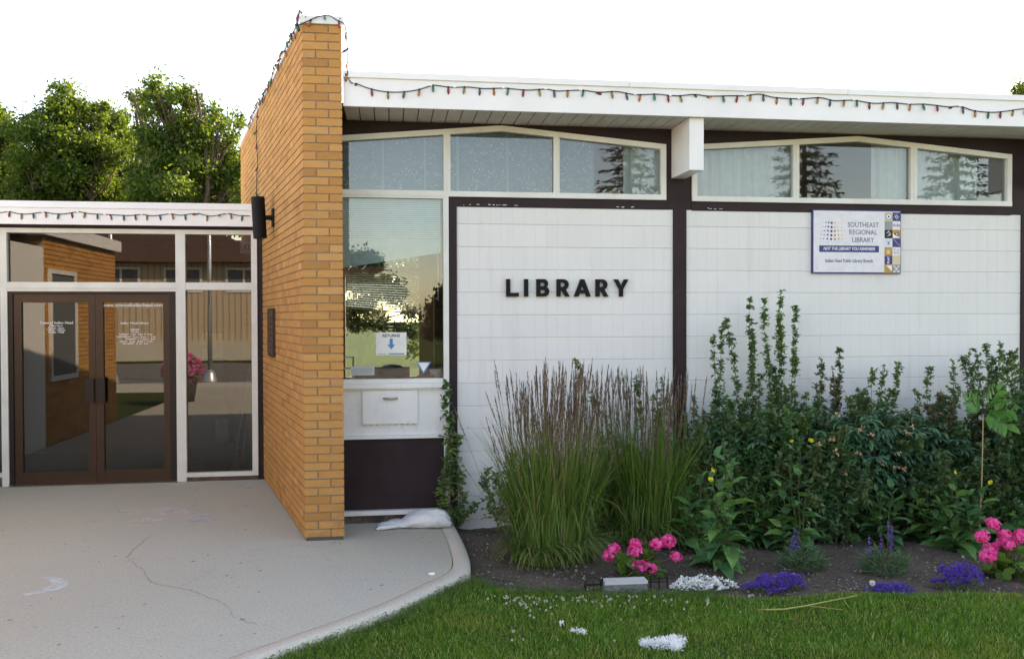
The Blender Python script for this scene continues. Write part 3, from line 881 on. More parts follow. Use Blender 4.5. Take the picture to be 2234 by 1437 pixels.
# the library sign ---------------------------------------------------------
SY = FY-0.030
sg = thing('library_sign', 'white Southeast Regional Library sign with navy border and picture tiles', 'sign', (4.4, SY, 2.5))
sx0, sx1, sz0, sz1 = 3.938, 4.832, 2.207, 2.806
box_obj('board', M['navy'], sg, sx0, sx1, SY, FY+0.0035, sz0, sz1)
box_obj('face', M['sign_white'], sg, sx0+0.010, sx1-0.010, SY-0.0015, SY, sz0+0.012, sz1-0.010)
sw = sx1-sx0; sh = sz1-sz0
def su(px, py):   # sign crop coordinates (7.56x crop of the board)
    return sx0 + (px-245)/(1690-245)*sw, sz1 - (py-215)/(1250-215)*sh
for i, row in enumerate((425, 492, 558, 625, 688)):
    xs_ = (425-12*i, 462-10*i, 505-6*i, 553-2*i, 602+1*i, 650+4*i, 700+7*i, 740+10*i)
    g1 = Geo(); g2 = Geo()
    for k, x in enumerate(xs_):
        u, v = su(x, row + (6 if k in (3, 4) else 0))
        r_ = (0.004, 0.0062, 0.0088, 0.0115, 0.0110, 0.0078, 0.0055, 0.0038)[k]
        (g1 if k < 4 else g2).prism_y([(u+r_*math.cos(q*math.pi/5), v+r_*math.sin(q*math.pi/5)) for q in range(10)], SY-0.0028, SY-0.0015)
    g1.build('emblem_dots', M['navy'], sg); g2.build('emblem_dots', M['gold_print'] if i > 1 else M['sand_print'], sg)
g = Geo()
P = [su(350, 748), su(430, 735), (su(500, 740)), su(575, 757), su(640, 738), su(720, 732), su(800, 745)]
for i in range(len(P)-1): g.prism_y([(P[i][0], P[i][1]-0.001), (P[i+1][0], P[i+1][1]-0.001), (P[i+1][0], P[i+1][1]+0.001), (P[i][0], P[i][1]+0.001)], SY-0.0026, SY-0.0015)
g.build('emblem_line', M['sand_print'], sg)
for body, py, px, s_ in (('SOUTHEAST', 460, 1068, 0.066), ('REGIONAL', 580, 1064, 0.066), ('LIBRARY', 705, 1064, 0.066)):
    u, v = su(px, py); text_part(body, s_, M['slate_print'], sg, u, SY-0.0022, v, sx=0.86 if body == 'SOUTHEAST' else 0.90, bold=0.0003)
(a, b), (c, d) = su(352, 797), su(1325, 903)
box_obj('slogan_bar', M['navy'], sg, a, c, SY-0.003, SY-0.0016, d, b)
text_part('NOT THE LIBRARY YOU REMEMBER', 0.041, M['white_print'], sg, (a+c)/2, SY-0.0036, (b+d)/2, shear=0.2, sx=0.80, bold=0.0006)
u, v = su(840, 1045); text_part('Indian Head Public Library Branch', 0.045, M['slate_print'], sg, u, SY-0.0022, v, sx=0.78, bold=0.0007)
for px, py in ((330, 292), (320, 1168)):
    u, v = su(px, py); g = Geo(); g.tube([(u, SY-0.004, v), (u, SY, v)], 0.005, 8); g.build('screw', M['steel'], sg)
tx = [1418, 1548, 1680]; ty = [245, 388, 530, 672, 815, 955, 1100, 1240]
tiles = [['sand_print', 'navy'], ['grey_print', 'sign_white'], ['black', 'gold_print'], ['sign_white', 'navy'], ['gold_print', 'sign_white'], ['navy', 'sand_print'], ['gold_print', 'grey_print']]
for r_ in range(7):
    for c_ in range(2):
        (a, b), (c, d) = su(tx[c_], ty[r_]), su(tx[c_+1], ty[r_+1])
        box_obj('tile', M[tiles[r_][c_]], sg, a+0.0006, c-0.0006, SY-0.003, SY-0.0016, d+0.0006, b-0.0006)
def icon(px, py, mat, shapes):
    u, v = su(px, py); g = Geo()
    for s_ in shapes: g.prism_y([(u+x*0.04, v+z*0.04) for x, z in s_], SY-0.0042, SY-0.003)
    g.build('icon', mat, sg)
circ = lambda r_, n=14, cx=0, cz=0: [(cx+r_*math.cos(2*math.pi*k/n), cz+r_*math.sin(2*math.pi*k/n)) for k in range(n)]
icon(1483, 316, M['grey_print'], [circ(0.85)])
def icon2(px, py, mat, shapes, y=0.0052):
    u, v = su(px, py); g = Geo()
    for s_ in shapes: g.prism_y([(u+x*0.04, v+z*0.04) for x, z in s_], SY-y, SY-0.0041)
    g.build('icon', mat, sg)
icon2(1483, 316, M['white_print'], [circ(0.62)]); icon2(1483, 316, M['navy'], [[(-.2, -.34), (.4, 0), (-.2, .34)]], 0.0062)
icon(1614, 316, M['white_print'], [circ(0.36)] + [[(0.5*math.cos(q)-.03, .5*math.sin(q)-.03), (.82*math.cos(q), .82*math.sin(q)), (.5*math.cos(q)+.05, .5*math.sin(q)+.05)] for q in np.linspace(0, 2*math.pi, 8, endpoint=False)])
icon2(1614, 316, M['navy'], [circ(0.22)])
u, v = su(1614, 460); text_part('FUN', 0.036, M['slate_print'], sg, u, SY-0.0036, v, bold=0.0006)
u, v = su(1483, 1028); text_part('PLAY', 0.030, M['white_print'], sg, u, SY-0.0036, v, roll=R(90), bold=0.0006)
icon(1614, 600, M['white_print'], [[(-.9, -.9), (.9, -.9), (-.9, .2)]]); icon2(1614, 600, M['navy'], [[(-.75, 0), (0, -.5), (.75, 0), (0, .5)]]); icon2(1614, 600, M['white_print'], [circ(0.2)], 0.0062)
icon(1483, 600, M['white_print'], [[(-.7, .1), (.3, .6), (.1, .75)], [(-.5, -.6), (.6, -.2), (.5, .05)], [(-.2, -.1), (.5, .3), (.4, .4)]])
icon(1483, 745, M['blue_print'], [circ(0.3), [(-.8, .2), (-.2, .55), (-.3, .65)], [(.8, .2), (.2, .55), (.3, .65)], [(-.7, -.5), (.7, -.5), (0, -.35)]])
icon(1614, 745, M['grey_print'], [[(-.85, .85), (-.6, .85), (.85, -.6), (.85, -.85)]])
icon(1483, 885, M['white_print'], [[(-.4, -.5), (.4, -.5), (.4, -.35), (-.4, -.35)], [(-.4, .1), (.4, .1), (.4, .25), (-.4, .25)], [(-.4, -.2), (.4, -.2), (.4, -.1), (-.4, -.1)]])
icon(1614, 885, M['grey_print'], [circ(.18, 8, .4, .35), circ(.18, 8, .4, -.4), [(-.7, .6), (-.3, .2), (-.4, .7)], [(-.7, -.2), (-.3, -.6), (-.2, -.2)], [(-.2, -.02), (.8, -.02), (.8, .06), (-.2, .06)]])
icon(1483, 1170, M['white_print'], [[(-.6, .8), (.85, .8), (.85, -.6)]])
icon(1614, 1170, M['white_print'], [[(-.8, .8), (-.6, .8), (.3, -.3), (.1, -.35)], [(.8, .8), (.6, .8), (-.3, -.3), (-.1, -.35)], circ(.24, 8, -.5, -.62), circ(.24, 8, .5, -.62)])

# ================================================================== SKEW BRICK WALL
WA = Vector((-0.684, 7.18, 0)); WB = Vector((-0.372, 7.18, 0))
WD = (Vector((-1.39, 9.96, 0)) - Vector((-0.684, 7.18, 0))).normalized()
WN = Vector((-WD.y, WD.x, 0))          # towards the doors (left face outwards)
WLEN = 5.45
COURSE = 0.0677; NC = 61; WTOP = NC*COURSE + 0.03
bw = thing('brick_wall', 'tall tan brick wall standing skew between the entrance and the library', 'wall', (-0.53, 7.18, 0))
def skew_box(g, u0, u1, s0, s1, z0, z1):
    """u across (0..0.312) along X, s along the wall"""
    V = []
    for z in (z0, z1):
        for s_ in (s0, s1):
            for u in (u0, u1):
                p = WA + Vector((u, 0, 0)) + WD*s_; V.append((p.x, p.y, z))
    g.hexa(V)
TW = 0.312
g = Geo(); skew_box(g, 0.009, TW-0.009, 0.008, WLEN-0.008, -0.05, WTOP); g.build('core', M['mortar'], bw)
g = Geo(); skew_box(g, -0.016, TW+0.016, -0.018, WLEN+0.018, WTOP, WTOP+0.062); cop = g.build('coping', M['white_metal'], bw)
g = Geo()
for u in (0.03, 0.11, 0.30):
    p = WA + Vector((u, -0.018, WTOP+0.045)); g.tube([p, p-Vector((0, 0.004, 0))], 0.005, 6)
g.build('screw', M['black'], cop)
J = 0.0105; BH = COURSE-J
variants = {}
def end_brick(key, u0, u1, dep):
    if key not in variants:
        g = Geo(); V = []
        for z in (0, BH):
            for s_ in (0, dep):
                for u in (u0, u1):
                    p = Vector((u, 0, 0)) + WD*s_; V.append((p.x, p.y, z))
        g.hexa(V); me = g.mesh('brick'); me.materials.append(M['brick']); variants[key] = me
    return variants[key]
stuff = Geo()
for c in range(NC):
    z = 0.03 + c*COURSE
    jit = random.uniform(-0.0012, 0.0012)
    if c % 2 == 0:
        specs = (('al', 0.0, 0.2005, 0.100), ('ar', 0.211, TW, 0.2005))
        dl, dr = 0.100, 0.2005
    else:
        specs = (('bl', 0.0, 0.100, 0.2005), ('br', 0.1105, TW, 0.100))
        dl, dr = 0.2005, 0.100
    for key, a, b, dep in specs:
        me = end_brick(key, a, b, dep)
        place('brick', me, (WA.x, WA.y+jit+random.uniform(-0.001, 0.001), z), bw)
    for side in (0, 1):
        s_ = (dl if side == 0 else dr) + J
        while s_ < WLEN-0.02:
            e = min(s_+0.2005, WLEN)
            o_ = random.uniform(-0.0012, 0.0012)
            if side == 0: skew_box(stuff, o_, 0.06, s_, e, z, z+BH)
            else: skew_box(stuff, TW-0.06, TW+o_, s_, e, z, z+BH)
            s_ = e + J
    skew_box(stuff, 0.001, 0.15, WLEN-0.05, WLEN, z, z+BH); skew_box(stuff, 0.16, TW-0.001, WLEN-0.05, WLEN, z, z+BH)
tag(stuff.build('brickwork', M['brick'], bw), kind='stuff')
M['dark_foot'] = plain('dark_footing', (0.10, 0.09, 0.075), 0.95)  # dark strip below the first brick course
g = Geo(); skew_box(g, 0.012, TW-0.012, 0.004, WLEN-0.02, -0.02, 0.032); g.build('footing', M['dark_foot'], bw)
def on_wall(px, py, out=0.0):
    """pixel to the wall's left face, moved outwards by `out`"""
    d = ray(px, py); nrm = WN
    t = (WA - CAM).dot(nrm)/d.dot(nrm)
    return CAM + d*t + nrm*out
# bronze plaque
a = on_wall(588, 668); b = on_wall(603, 782)
pl = thing('wall_plaque', 'dark bronze plaque fixed to the side of the skew brick wall', 'plaque', (a.x, a.y, b.z))
M['plaque'] = plain('plaque_bronze', (0.085, 0.05, 0.04), 0.35, 0.6)
c = (on_wall(595, 725))
c2 = c + WN*0.012
def wslab(g, c, hs, hn, hz): g.obox(c, WD*hs, WN*hn, Vector((0, 0, hz)))
halfs = 0.22
g = Geo(); wslab(g, c2, halfs, 0.011, 0.245); g.build('plate', M['plaque'], pl)
g = Geo()
for s_ in (-1, 1): wslab(g, c2+WN*0.012+WD*(s_*(halfs-0.012)), 0.012, 0.003, 0.245)
for s_ in (-1, 1): wslab(g, c2+WN*0.012+Vector((0, 0, s_*0.233)), halfs-0.025, 0.003, 0.012)
g.build('rim', M['bronze'], pl)
g = Geo()
for k in range(6): wslab(g, c2+WN*0.0118+Vector((0, 0, 0.15-k*0.06)), halfs-0.06-(k % 2)*0.04, 0.0016, 0.012)
g.build('raised_text', M['bronze'], pl)
# black up-and-down wall light
bpnt = on_wall(597, 475)
wl = thing('wall_light', 'black cylinder wall light bracketed to the brick wall above the doors', 'light', tuple(bpnt))
cc = at_y(565, 475, bpnt.y-0.03)
tilt = Vector((0.05, 0, -1)).normalized()
g = Geo(); g.tube([cc-tilt*0.205, cc-tilt*0.2, cc+tilt*0.2, cc+tilt*0.205], 0.066, 20); g.build('shade', M['black_plastic'], wl, False)
g = Geo(); g.tube([cc+tilt*0.0, bpnt], 0.025, 10); g.build('arm', M['black_plastic'], wl)
g = Geo(); wslab(g, bpnt+WN*0.009, 0.055, 0.009, 0.09); g.build('back_plate', M['black_plastic'], wl)

# ================================================================== ENTRANCE BUILDING
ent = thing('entrance_building', 'flat roofed entrance hall with white framed glazing and bronze doors', 'building', (-3, EY, 0))
EFY = 9.86
def wx(y):     # x of the brick wall's left face at depth y
    return WA.x + WD.x*(y-WA.y)/WD.y
er = Geo(); er.prism_y([(-9.5, 2.84), (wx(EFY)-0.004, 2.84), (wx(EFY)-0.004, 3.0), (-9.5, 3.0)], EFY+0.03, EFY+0.4)
er.box(-9.5, wx(14.0)-0.01, EFY+0.4, 14.0, 2.86, 3.0)
eroof = er.build('roof', M['white_metal'], ent)
box_obj('fascia', M['white_metal'], eroof, -9.5, wx(EFY)-0.006, EFY, EFY+0.028, 2.80, 2.975)
box_obj('flashing', M['white_metal'], eroof, -9.52, wx(EFY)-0.006, EFY-0.014, EFY+0.3, 2.976, 3.045)
box_obj('shadow_board', BRN, ent, -9.4, -1.40, EY-0.05, EY+0.06, 2.772, 2.86)  # shadow line between fascia and frame, put in as a dark brown strip
y0, y1 = EY-0.045, EY+0.045
box_obj('corner_post', BRN, ent, -1.455, -1.385, EY-0.03, EY+0.08, 0.0, 2.772)
g = Geo()
g.box(-5.4, -1.456, y0, y1, 2.722, 2.771)
g.box(-4.121, -4.052, y0-0.003, y1, 0.002, 2.7215); g.box(-2.323, -2.222, y0-0.003, y1, 0.002, 2.7215)
g.box(-1.519, -1.456, y0-0.003, y1, 0.05, 2.7215)
g.box(-4.0519, -2.3235, y0, y1, 2.092, 2.192); g.box(-2.2215, -1.5195, y0, y1, 2.11, 2.192)
g.box(-2.2215, -1.5195, y0-0.002, y1, 0.048, 0.094)
g.box(-4.0519, -2.3235, y0-0.010, y0-0.001, 2.128, 2.138)
g.box(-5.4, -4.1215, y0, y1, 0.10, 0.145); g.box(-5.4, -4.1215, y0, y1, 2.1, 2.19)
g.build('glazing_frame', WH, ent)
box_obj('threshold_board', M['old_wood'], ent, (-2.2215, -1.456, y0+0.004, y1, 0.0, 0.047), (-5.4, -4.1215, y0+0.004, y1, 0.0, 0.099))
def epane(parent, x0, x1, z0, z1, y=EY, name='pane'):
    return pane(parent, [(x0, z0), (x1, z0), (x1, z1), (x0, z1)], y, M['glass_ent'], name)
epane(ent, -4.06, -2.315, 2.185, 2.73, EY, 'transom_pane'); epane(ent, -2.23, -1.51, 2.185, 2.73, EY+0.001, 'transom_pane')
epane(ent, -2.23, -1.51, 0.088, 2.118, EY, 'side_pane'); epane(ent, -5.39, -4.115, 0.14, 2.73, EY, 'side_pane')
# bronze door frame and two leaves
g = Geo(); DY0, DY1 = EY-0.03, EY+0.05
g.box(-4.0515, -4.005, DY0, DY1, 0.002, 2.0915); g.box(-2.395, -2.3238, DY0, DY1, 0.002, 2.0915); g.box(-4.0045, -2.3955, DY0, DY1, 2.068, 2.0915)
g.build('door_frame', M['bronze_dark'], ent)
for x0, x1, hx in ((-4.003, -3.1735, 1), (-3.1705, -2.397, -1)):
    g = Geo(); ya, yb = EY-0.012, EY+0.035
    sl, sr = (0.080, 0.068)
    g.box(x0, x0+sl, ya, yb, 0.012, 2.066); g.box(x1-sr, x1, ya, yb, 0.012, 2.066)
    g.box(x0+sl+0.0005, x1-sr-0.0005, ya+0.001, yb, 1.972, 2.065); g.box(x0+sl+0.0005, x1-sr-0.0005, ya+0.001, yb, 0.013, 0.141)
    dr = g.build('door', M['bronze'], ent)
    epane(dr, x0+sl-0.01, x1-sr+0.01, 0.135, 1.98, EY+0.010)
    hx0 = x1-0.10 if hx == 1 else x0+0.012
    g = Geo(); g.box(hx0, hx0+0.088, ya-0.035, ya-0.022, 0.885, 1.15)
    for z in (0.90, 1.12): g.box(hx0+0.03, hx0+0.055, ya-0.0225, ya-0.0005, z, z+0.02)
    g.build('handle', M['bronze_dark'], dr)
g = Geo(); g.box(-4.05, -2.32, EY-0.12, EY+0.12, 0.0005, 0.010); g.build('threshold', M['steel'], ent)
# vestibule shell
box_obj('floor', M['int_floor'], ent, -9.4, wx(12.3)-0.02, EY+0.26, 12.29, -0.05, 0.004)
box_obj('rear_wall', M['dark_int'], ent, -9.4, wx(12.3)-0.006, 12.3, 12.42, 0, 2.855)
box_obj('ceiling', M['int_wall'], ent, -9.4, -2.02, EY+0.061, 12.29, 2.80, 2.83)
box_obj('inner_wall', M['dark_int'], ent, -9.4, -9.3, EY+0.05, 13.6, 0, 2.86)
# door lettering
DT = EY+0.009
dt = thing('door_lettering', 'small white office hours lettering on the left glass door', 'lettering', (-3.6, DT, 1.5))
u = at_y(121, 705, DT)
for body, py, s_ in (('Town of Indian Head', 704, 0.050), ('Office Hours', 710.5, 0.040), ('8:30 am - Noon', 715.5, 0.040), ('1:00 pm - 4:30 pm', 720, 0.040), ('Monday - Friday', 724.5, 0.040)):
    p = at_y(123, py, DT); text_part(body, s_*(0.80 if s_ > 0.045 else 0.62), M['white_print'], dt, p.x, DT-0.001, p.z, bold=0.0003)
dt = thing('door_lettering', 'small white web address and opening hours lettering on the right glass door', 'lettering', (-2.8, DT, 1.5))
for body, px, py, s_ in (('www.townofindianhead.com', 290, 665.5, 0.068), ('Indian Head Library', 294, 704.5, 0.046), ('LIBRARY', 294, 719, 0.040), ('HOURS', 294, 724, 0.040), ('TUESDAY  11 am - 5 pm  6 - 8 pm', 296, 729, 0.040), ('WEDNESDAY  10 am - 12 pm  1 - 5 pm', 297, 734.5, 0.040), ('THURSDAY  1 - 5 pm  6 - 8 pm', 306, 739.5, 0.040), ('FRIDAY  10 am - 12 pm  1 - 5 pm', 297, 744.5, 0.040), ('SATURDAY  11 am - 3 pm', 296, 749.5, 0.040)):
    p = at_y(px, py, DT); text_part(body, s_*(0.80 if s_ > 0.045 else 0.62), M['white_print'], dt, p.x, DT-0.001, p.z, bold=0.0003)
# notices and oddments inside the entrance
IY = EY+0.012
po = thing('poster', 'yellow and blue flower poster inside the entrance side window', 'poster', (-1.9, IY, 1.4))
a = at_y(440, 726, IY); b = at_y(485, 781, IY)
M['poster_yellow'] = plain('poster_yellow', (0.72, 0.60, 0.22), 0.6); M['poster_blue'] = plain('poster_blue', (0.48, 0.62, 0.72), 0.6); M['poster_pink'] = plain('poster_pink', (0.70, 0.25, 0.30), 0.6)
zm = b.z+(a.z-b.z)*0.45
box_obj('sheet', M['poster_yellow'], po, a.x, b.x, IY, IY+0.0012, zm, a.z); box_obj('sheet', M['poster_blue'], po, a.x, b.x, IY, IY+0.0012, b.z, zm-0.0001)
g = Geo()
for x, z, r_ in ((a.x+0.03, zm, .03), (b.x-0.035, zm+0.01, .035), (b.x-0.05, zm-0.03, .022)): g.prism_y([(x+r_*math.cos(q), z+r_*math.sin(q)) for q in np.linspace(0, 2*math.pi, 8, endpoint=False)], IY-0.001, IY-0.0002)
g.build('print_flowers', M['poster_pink'], po)
a = at_y(171, 780, IY+0.01); b = at_y(193, 808, IY+0.01)
M['yellow'] = plain('yellow_paper', (0.72, 0.60, 0.03), 0.6)
tag(box_obj('window_notice', M['yellow'], None, a.x, b.x, IY+0.01, IY+0.0115, b.z, a.z), 'small yellow notice on the left glass door', 'notice')
a = at_y(168, 735, IY+0.01); b = at_y(193, 759, IY+0.01)
M['greycard'] = plain('grey_card', (0.12, 0.125, 0.13), 0.6)
tag(box_obj('window_notice', M['greycard'], None, a.x, b.x, IY+0.01, IY+0.0115, b.z, a.z), 'small dark grey notice on the left glass door', 'notice')
a = at_y(524, 526, 10.9); b = at_y(552, 553, 10.9)
ex = thing('exit_sign', 'white EXIT sign with red letters hanging inside the entrance', 'sign', ((a.x+b.x)/2, 10.9, b.z))
box_obj('case', M['paper'], ex, a.x, b.x, 10.9, 10.96, b.z, a.z)
text_part('EXIT', 0.11, M['red'], ex, (a.x+b.x)/2, 10.899, (a.z+b.z)/2, sx=0.8, bold=0.001)
box_obj('hanger', M['steel'], ex, (a.x+b.x)/2-0.01, (a.x+b.x)/2+0.01, 10.92, 10.94, a.z, 2.80)
can = thing('paint_can', 'white labelled metal can standing inside the side window', 'can', (-2.0, 11.2, 0))
ca = at_z(482, 995, 0.0); cz = 0.0
cpos = Vector((-2.02, 10.95, 0.0))
g = Geo(); g.lathe([(0.0, 0.30), (0.075, 0.30), (0.08, 0.31), (0.08, 0.56), (0.072, 0.57), (0.0, 0.57)], cpos, 18); g.build('can_body', M['paper'], can)
g = Geo(); g.box(cpos.x-0.16, cpos.x+0.16, cpos.y-0.14, cpos.y+0.14, 0.004, 0.30)
tag(g.build('wooden_crate', M['dark_int'], None), 'dark crate under the white can inside the side window', 'crate')
for k, (xa, xb) in enumerate(((-1.72, -1.56), (-1.66, -1.53))):
    br = thing('broom', ('wooden handled broom leaning inside the side window' if k == 0 else 'mop with white handle leaning behind the broom'), 'broom' if k == 0 else 'mop', (xa, EY+0.2, 0.004))
    g = Geo(); g.tube([(xa, EY+0.14+k*0.1, 0.30), (xb, EY+0.14+k*0.1, 1.30)], 0.011, 8); g.build('handle', M['white_print'], br)
    g = Geo(); g.tube([(xa-0.025, EY+0.14+k*0.1, 0.01), (xa-0.005, EY+0.14+k*0.1, 0.20), (xa, EY+0.14+k*0.1, 0.31)], 0.055, 8, 0.016); g.build('head', M['wood'], br)
g = Geo(); g.lathe([(0.0, 0.0), (0.10, 0.0), (0.13, 0.06), (0.11, 0.18), (0.06, 0.28), (0.0, 0.30)], (-1.60, EY+0.40, 0.004), 10)
tag(g.build('cloth_bag', M['teal'], None, False), 'teal bag slumped in the corner of the side window', 'bag')
cb = thing('storage_cabinet', 'dark cabinet with panelled door deep inside the entrance hall', 'cabinet', (-2.3, 12.0, 0))
box_obj('carcass', M['dark_int'], cb, -2.65, -2.1, 11.75, 12.25, 0.004, 1.3); box_obj('door', M['greycard'], cb, -2.62, -2.13, 11.73, 11.748, 0.1, 1.25)

# left wing, outside the picture but mirrored in the doors
lw = thing('side_wing', 'brick and white wing of the entrance with a white framed window', 'building', (-5, 7, 0))
box_obj('wall', M['block'], lw, -5.6, -4.78, 7.1, EFY-0.02, -0.12, 2.79)
g = Geo(); g.box(-5.6, -4.79, 3.9, 7.098, -0.12, 2.95); g.build('brick_core', M['mortar'], lw)
g = Geo(); z = 0.0; c = 0
while z < 2.9:
    s_ = 3.9 - (0.1 if c % 2 else 0)
    while s_ < 7.08:
        a, b = max(s_, 3.9), min(s_+0.2, 7.09)
        if b-a > 0.02: g.box(-4.85, -4.78+random.uniform(-0.001, 0.001), a, b, z, z+BH)
        s_ += 0.2105
    x_ = -5.6
    while x_ < -4.8:
        g.box(x_, min(x_+0.2, -4.781), 3.89, 3.95, z, z+BH); x_ += 0.2105
    z += COURSE; c += 1
tag(g.build('brickwork', M['brick'], lw), kind='stuff')
g = Geo()
g.box(-4.785, -4.74, 5.9, 5.96, 0.9, 2.5); g.box(-4.785, -4.74, 6.9, 6.96, 0.9, 2.5); g.box(-4.785, -4.735, 5.96, 6.9, 0.9, 0.97); g.box(-4.785, -4.74, 5.96, 6.9, 2.44, 2.5)
g.build('window_frame', WH, lw)
box_obj('pane', M['greycard'], lw, -4.78, -4.76, 5.95, 6.91, 0.96, 2.45)
box_obj('roof', M['white_metal'], lw, -5.8, -4.7, 3.8, EFY-0.02, 2.96, 3.15)

# ================================================================== CHRISTMAS LIGHT STRINGS
bulb_cols = {'orange': (0.50, 0.16, 0.05), 'green': (0.01, 0.17, 0.09), 'red': (0.32, 0.012, 0.03), 'yellow': (0.36, 0.22, 0.03), 'blue': (0.07, 0.09, 0.12)}
bulb_me = {}
for k, c in bulb_cols.items():
    g = Geo(); g.lathe([(0.0, -0.052), (0.004, -0.050), (0.0095, -0.036), (0.0115, -0.024), (0.010, -0.012), (0.007, -0.003), (0.0, -0.003)], (0, 0, 0), 10)
    n0 = sum(len(t) for t in g.T)
    g.lathe([(0.0, -0.006), (0.0078, -0.006), (0.0078, 0.014), (0.0, 0.014)], (0, 0, 0), 8)
    me = g.mesh('bulb', True)
    mt, nt, b, o = new_mat('bulb_'+k)
    b.inputs['Base Color'].default_value = rgba(c); b.inputs['Roughness'].default_value = 0.22; b.inputs['Specular IOR Level'].default_value = 0.5
    b.inputs['Transmission Weight'].default_value = 0.15
    me.materials.append(mt); me.materials.append(M['wire'])
    for i, p in enumerate(me.polygons): p.material_index = 0 if i < n0 else 1
    bulb_me[k] = me
order = ['orange', 'green', 'red', 'yellow', 'blue']
def light_string(name, label, pts, spacing, sag=0.0, start=0, clips=None, jitter=0.25):
    pts = [Vector(p) for p in pts]
    line = smooth(pts, 6)
    st = thing(name, label, 'lights', tuple(pts[0]), 'strings of coloured christmas bulbs')
    g = Geo(); g.tube(line, 0.0042, 5); g.build('cord', M['wire'], st)
    acc = 0.0; nxt = spacing*0.4; k = start
    for i in range(len(line)-1):
        seg = (line[i+1]-line[i]).length
        while acc+seg >= nxt:
            p = line[i].lerp(line[i+1], (nxt-acc)/seg)
            rot = (random.uniform(-jitter, jitter), random.uniform(-jitter, jitter), random.uniform(0, 6.28))
            if random.random() < 0.06: rot = (random.uniform(-1.4, 1.4), random.uniform(1.0, 1.8)*random.choice((-1, 1)), 0)
            place('bulb', bulb_me[order[k % 5]], p + Vector((0, -0.002, -0.010)), st, rot)
            k += 1; nxt += spacing*random.uniform(0.93, 1.07)
        acc += seg
    if clips:
        g = Geo()
        for p in clips:
            p = Vector(p); g.obox(p+Vector((0, 0.004, 0.004)), (0.012, 0, 0), (0, 0.008, 0), (0, 0, 0.007))
        g.build('clip', M['white_print'], st)
    return st
SYF = FASCIA_Y-0.010
c1 = [(75, 150), (100, 153), (180, 185), (275, 208), (370, 215), (470, 208), (545, 192), (605, 172), (640, 170), (700, 179), (760, 183), (850, 181), (950, 191), (1080, 188), (1110, 190), (1240, 201), (1360, 195), (1440, 207), (1590, 202), (1710, 215), (1830, 211), (1950, 231), (2090, 228), (2180, 238)]
c2 = [(60, 136), (120, 138), (210, 130), (300, 140), (440, 138), (520, 138), (610, 128), (700, 148), (850, 157), (980, 150), (1070, 168), (1190, 166), (1310, 184), (1420, 180), (1530, 190), (1630, 190), (1770, 206), (1840, 203), (1920, 228), (2000, 238), (2060, 239), (2130, 232), (2234, 218)]
pts = [at_y(748, 150, SYF)] + [at_y(740+a/3.019, 130+b/3.018, SYF) for a, b in c1] + [at_y(1440+a/2.813, 160+b/2.813, SYF) for a, b in c2]
last = pts[-1]; pts += [last+Vector((0.35, 0, 0.02)), last+Vector((0.8, 0, -0.04)), last+Vector((1.3, 0, 0.0))]
cl_i = [2, 8, 11, 14, 17, 19, 22, 24, 30, 33, 36, 39, 42]
light_string('christmas_lights', 'string of coloured christmas bulbs swagged along the long white library fascia', pts, 0.126, clips=[pts[i] for i in cl_i])
EFS = EFY-0.008
c3 = [(-60, 160), (0, 158), (70, 150), (140, 165), (230, 168), (335, 154), (420, 166), (500, 168), (610, 152), (700, 165), (820, 172), (940, 178), (1020, 180), (1110, 172), (1200, 183), (1330, 168), (1420, 178), (1540, 163), (1650, 185), (1780, 165), (1870, 180), (1960, 184)]
pts = [at_y(a/3.593, 420+b/3.593, EFS) for a, b in c3]
light_string('christmas_lights', 'string of coloured christmas bulbs along the low entrance fascia', pts, 0.126, start=1, clips=[pts[i] for i in (2, 5, 8, 10, 13, 15, 17, 19)])
# along the top of the brick wall, then over the front of the coping
ztop = WTOP+0.03
pts = []
for k in range(34):
    s_ = 4.2 - k*0.13
    pts.append(WA + WD*s_ + WN*(0.020+random.uniform(0, 0.012)) + Vector((0, 0, ztop + random.uniform(-0.035, 0.045))))
pts += [WA + Vector((-0.03, -0.03, WTOP-0.02)), WA+Vector((0.03, -0.035, WTOP+0.0)), WA+Vector((0.10, -0.035, WTOP+0.035)), WA+Vector((0.16, -0.035, WTOP+0.055)), WA+Vector((0.22, -0.035, WTOP+0.06)), WA+Vector((0.27, -0.035, WTOP+0.03)), WA+Vector((0.335, -0.03, WTOP-0.005)), WA+Vector((0.35, 0.01, WTOP-0.10))]
for k in range(3): pts.append(WA+Vector((0.355, 0.02, WTOP-0.2-0.1*k)))
light_string('christmas_lights', 'string of coloured christmas bulbs running up the top of the brick wall', pts, 0.115, jitter=0.9)
# hanging down the wall side
pts = [on_wall(565, 240, 0.012), on_wall(564, 270, 0.02), on_wall(562, 310, 0.015), on_wall(566, 350, 0.02), on_wall(563, 390, 0.015), on_wall(565, 425, 0.03), on_wall(566, 437, 0.05)]
light_string('christmas_lights', 'short string of christmas bulbs hanging down the brick wall to the wall light', pts, 0.17, jitter=1.0)

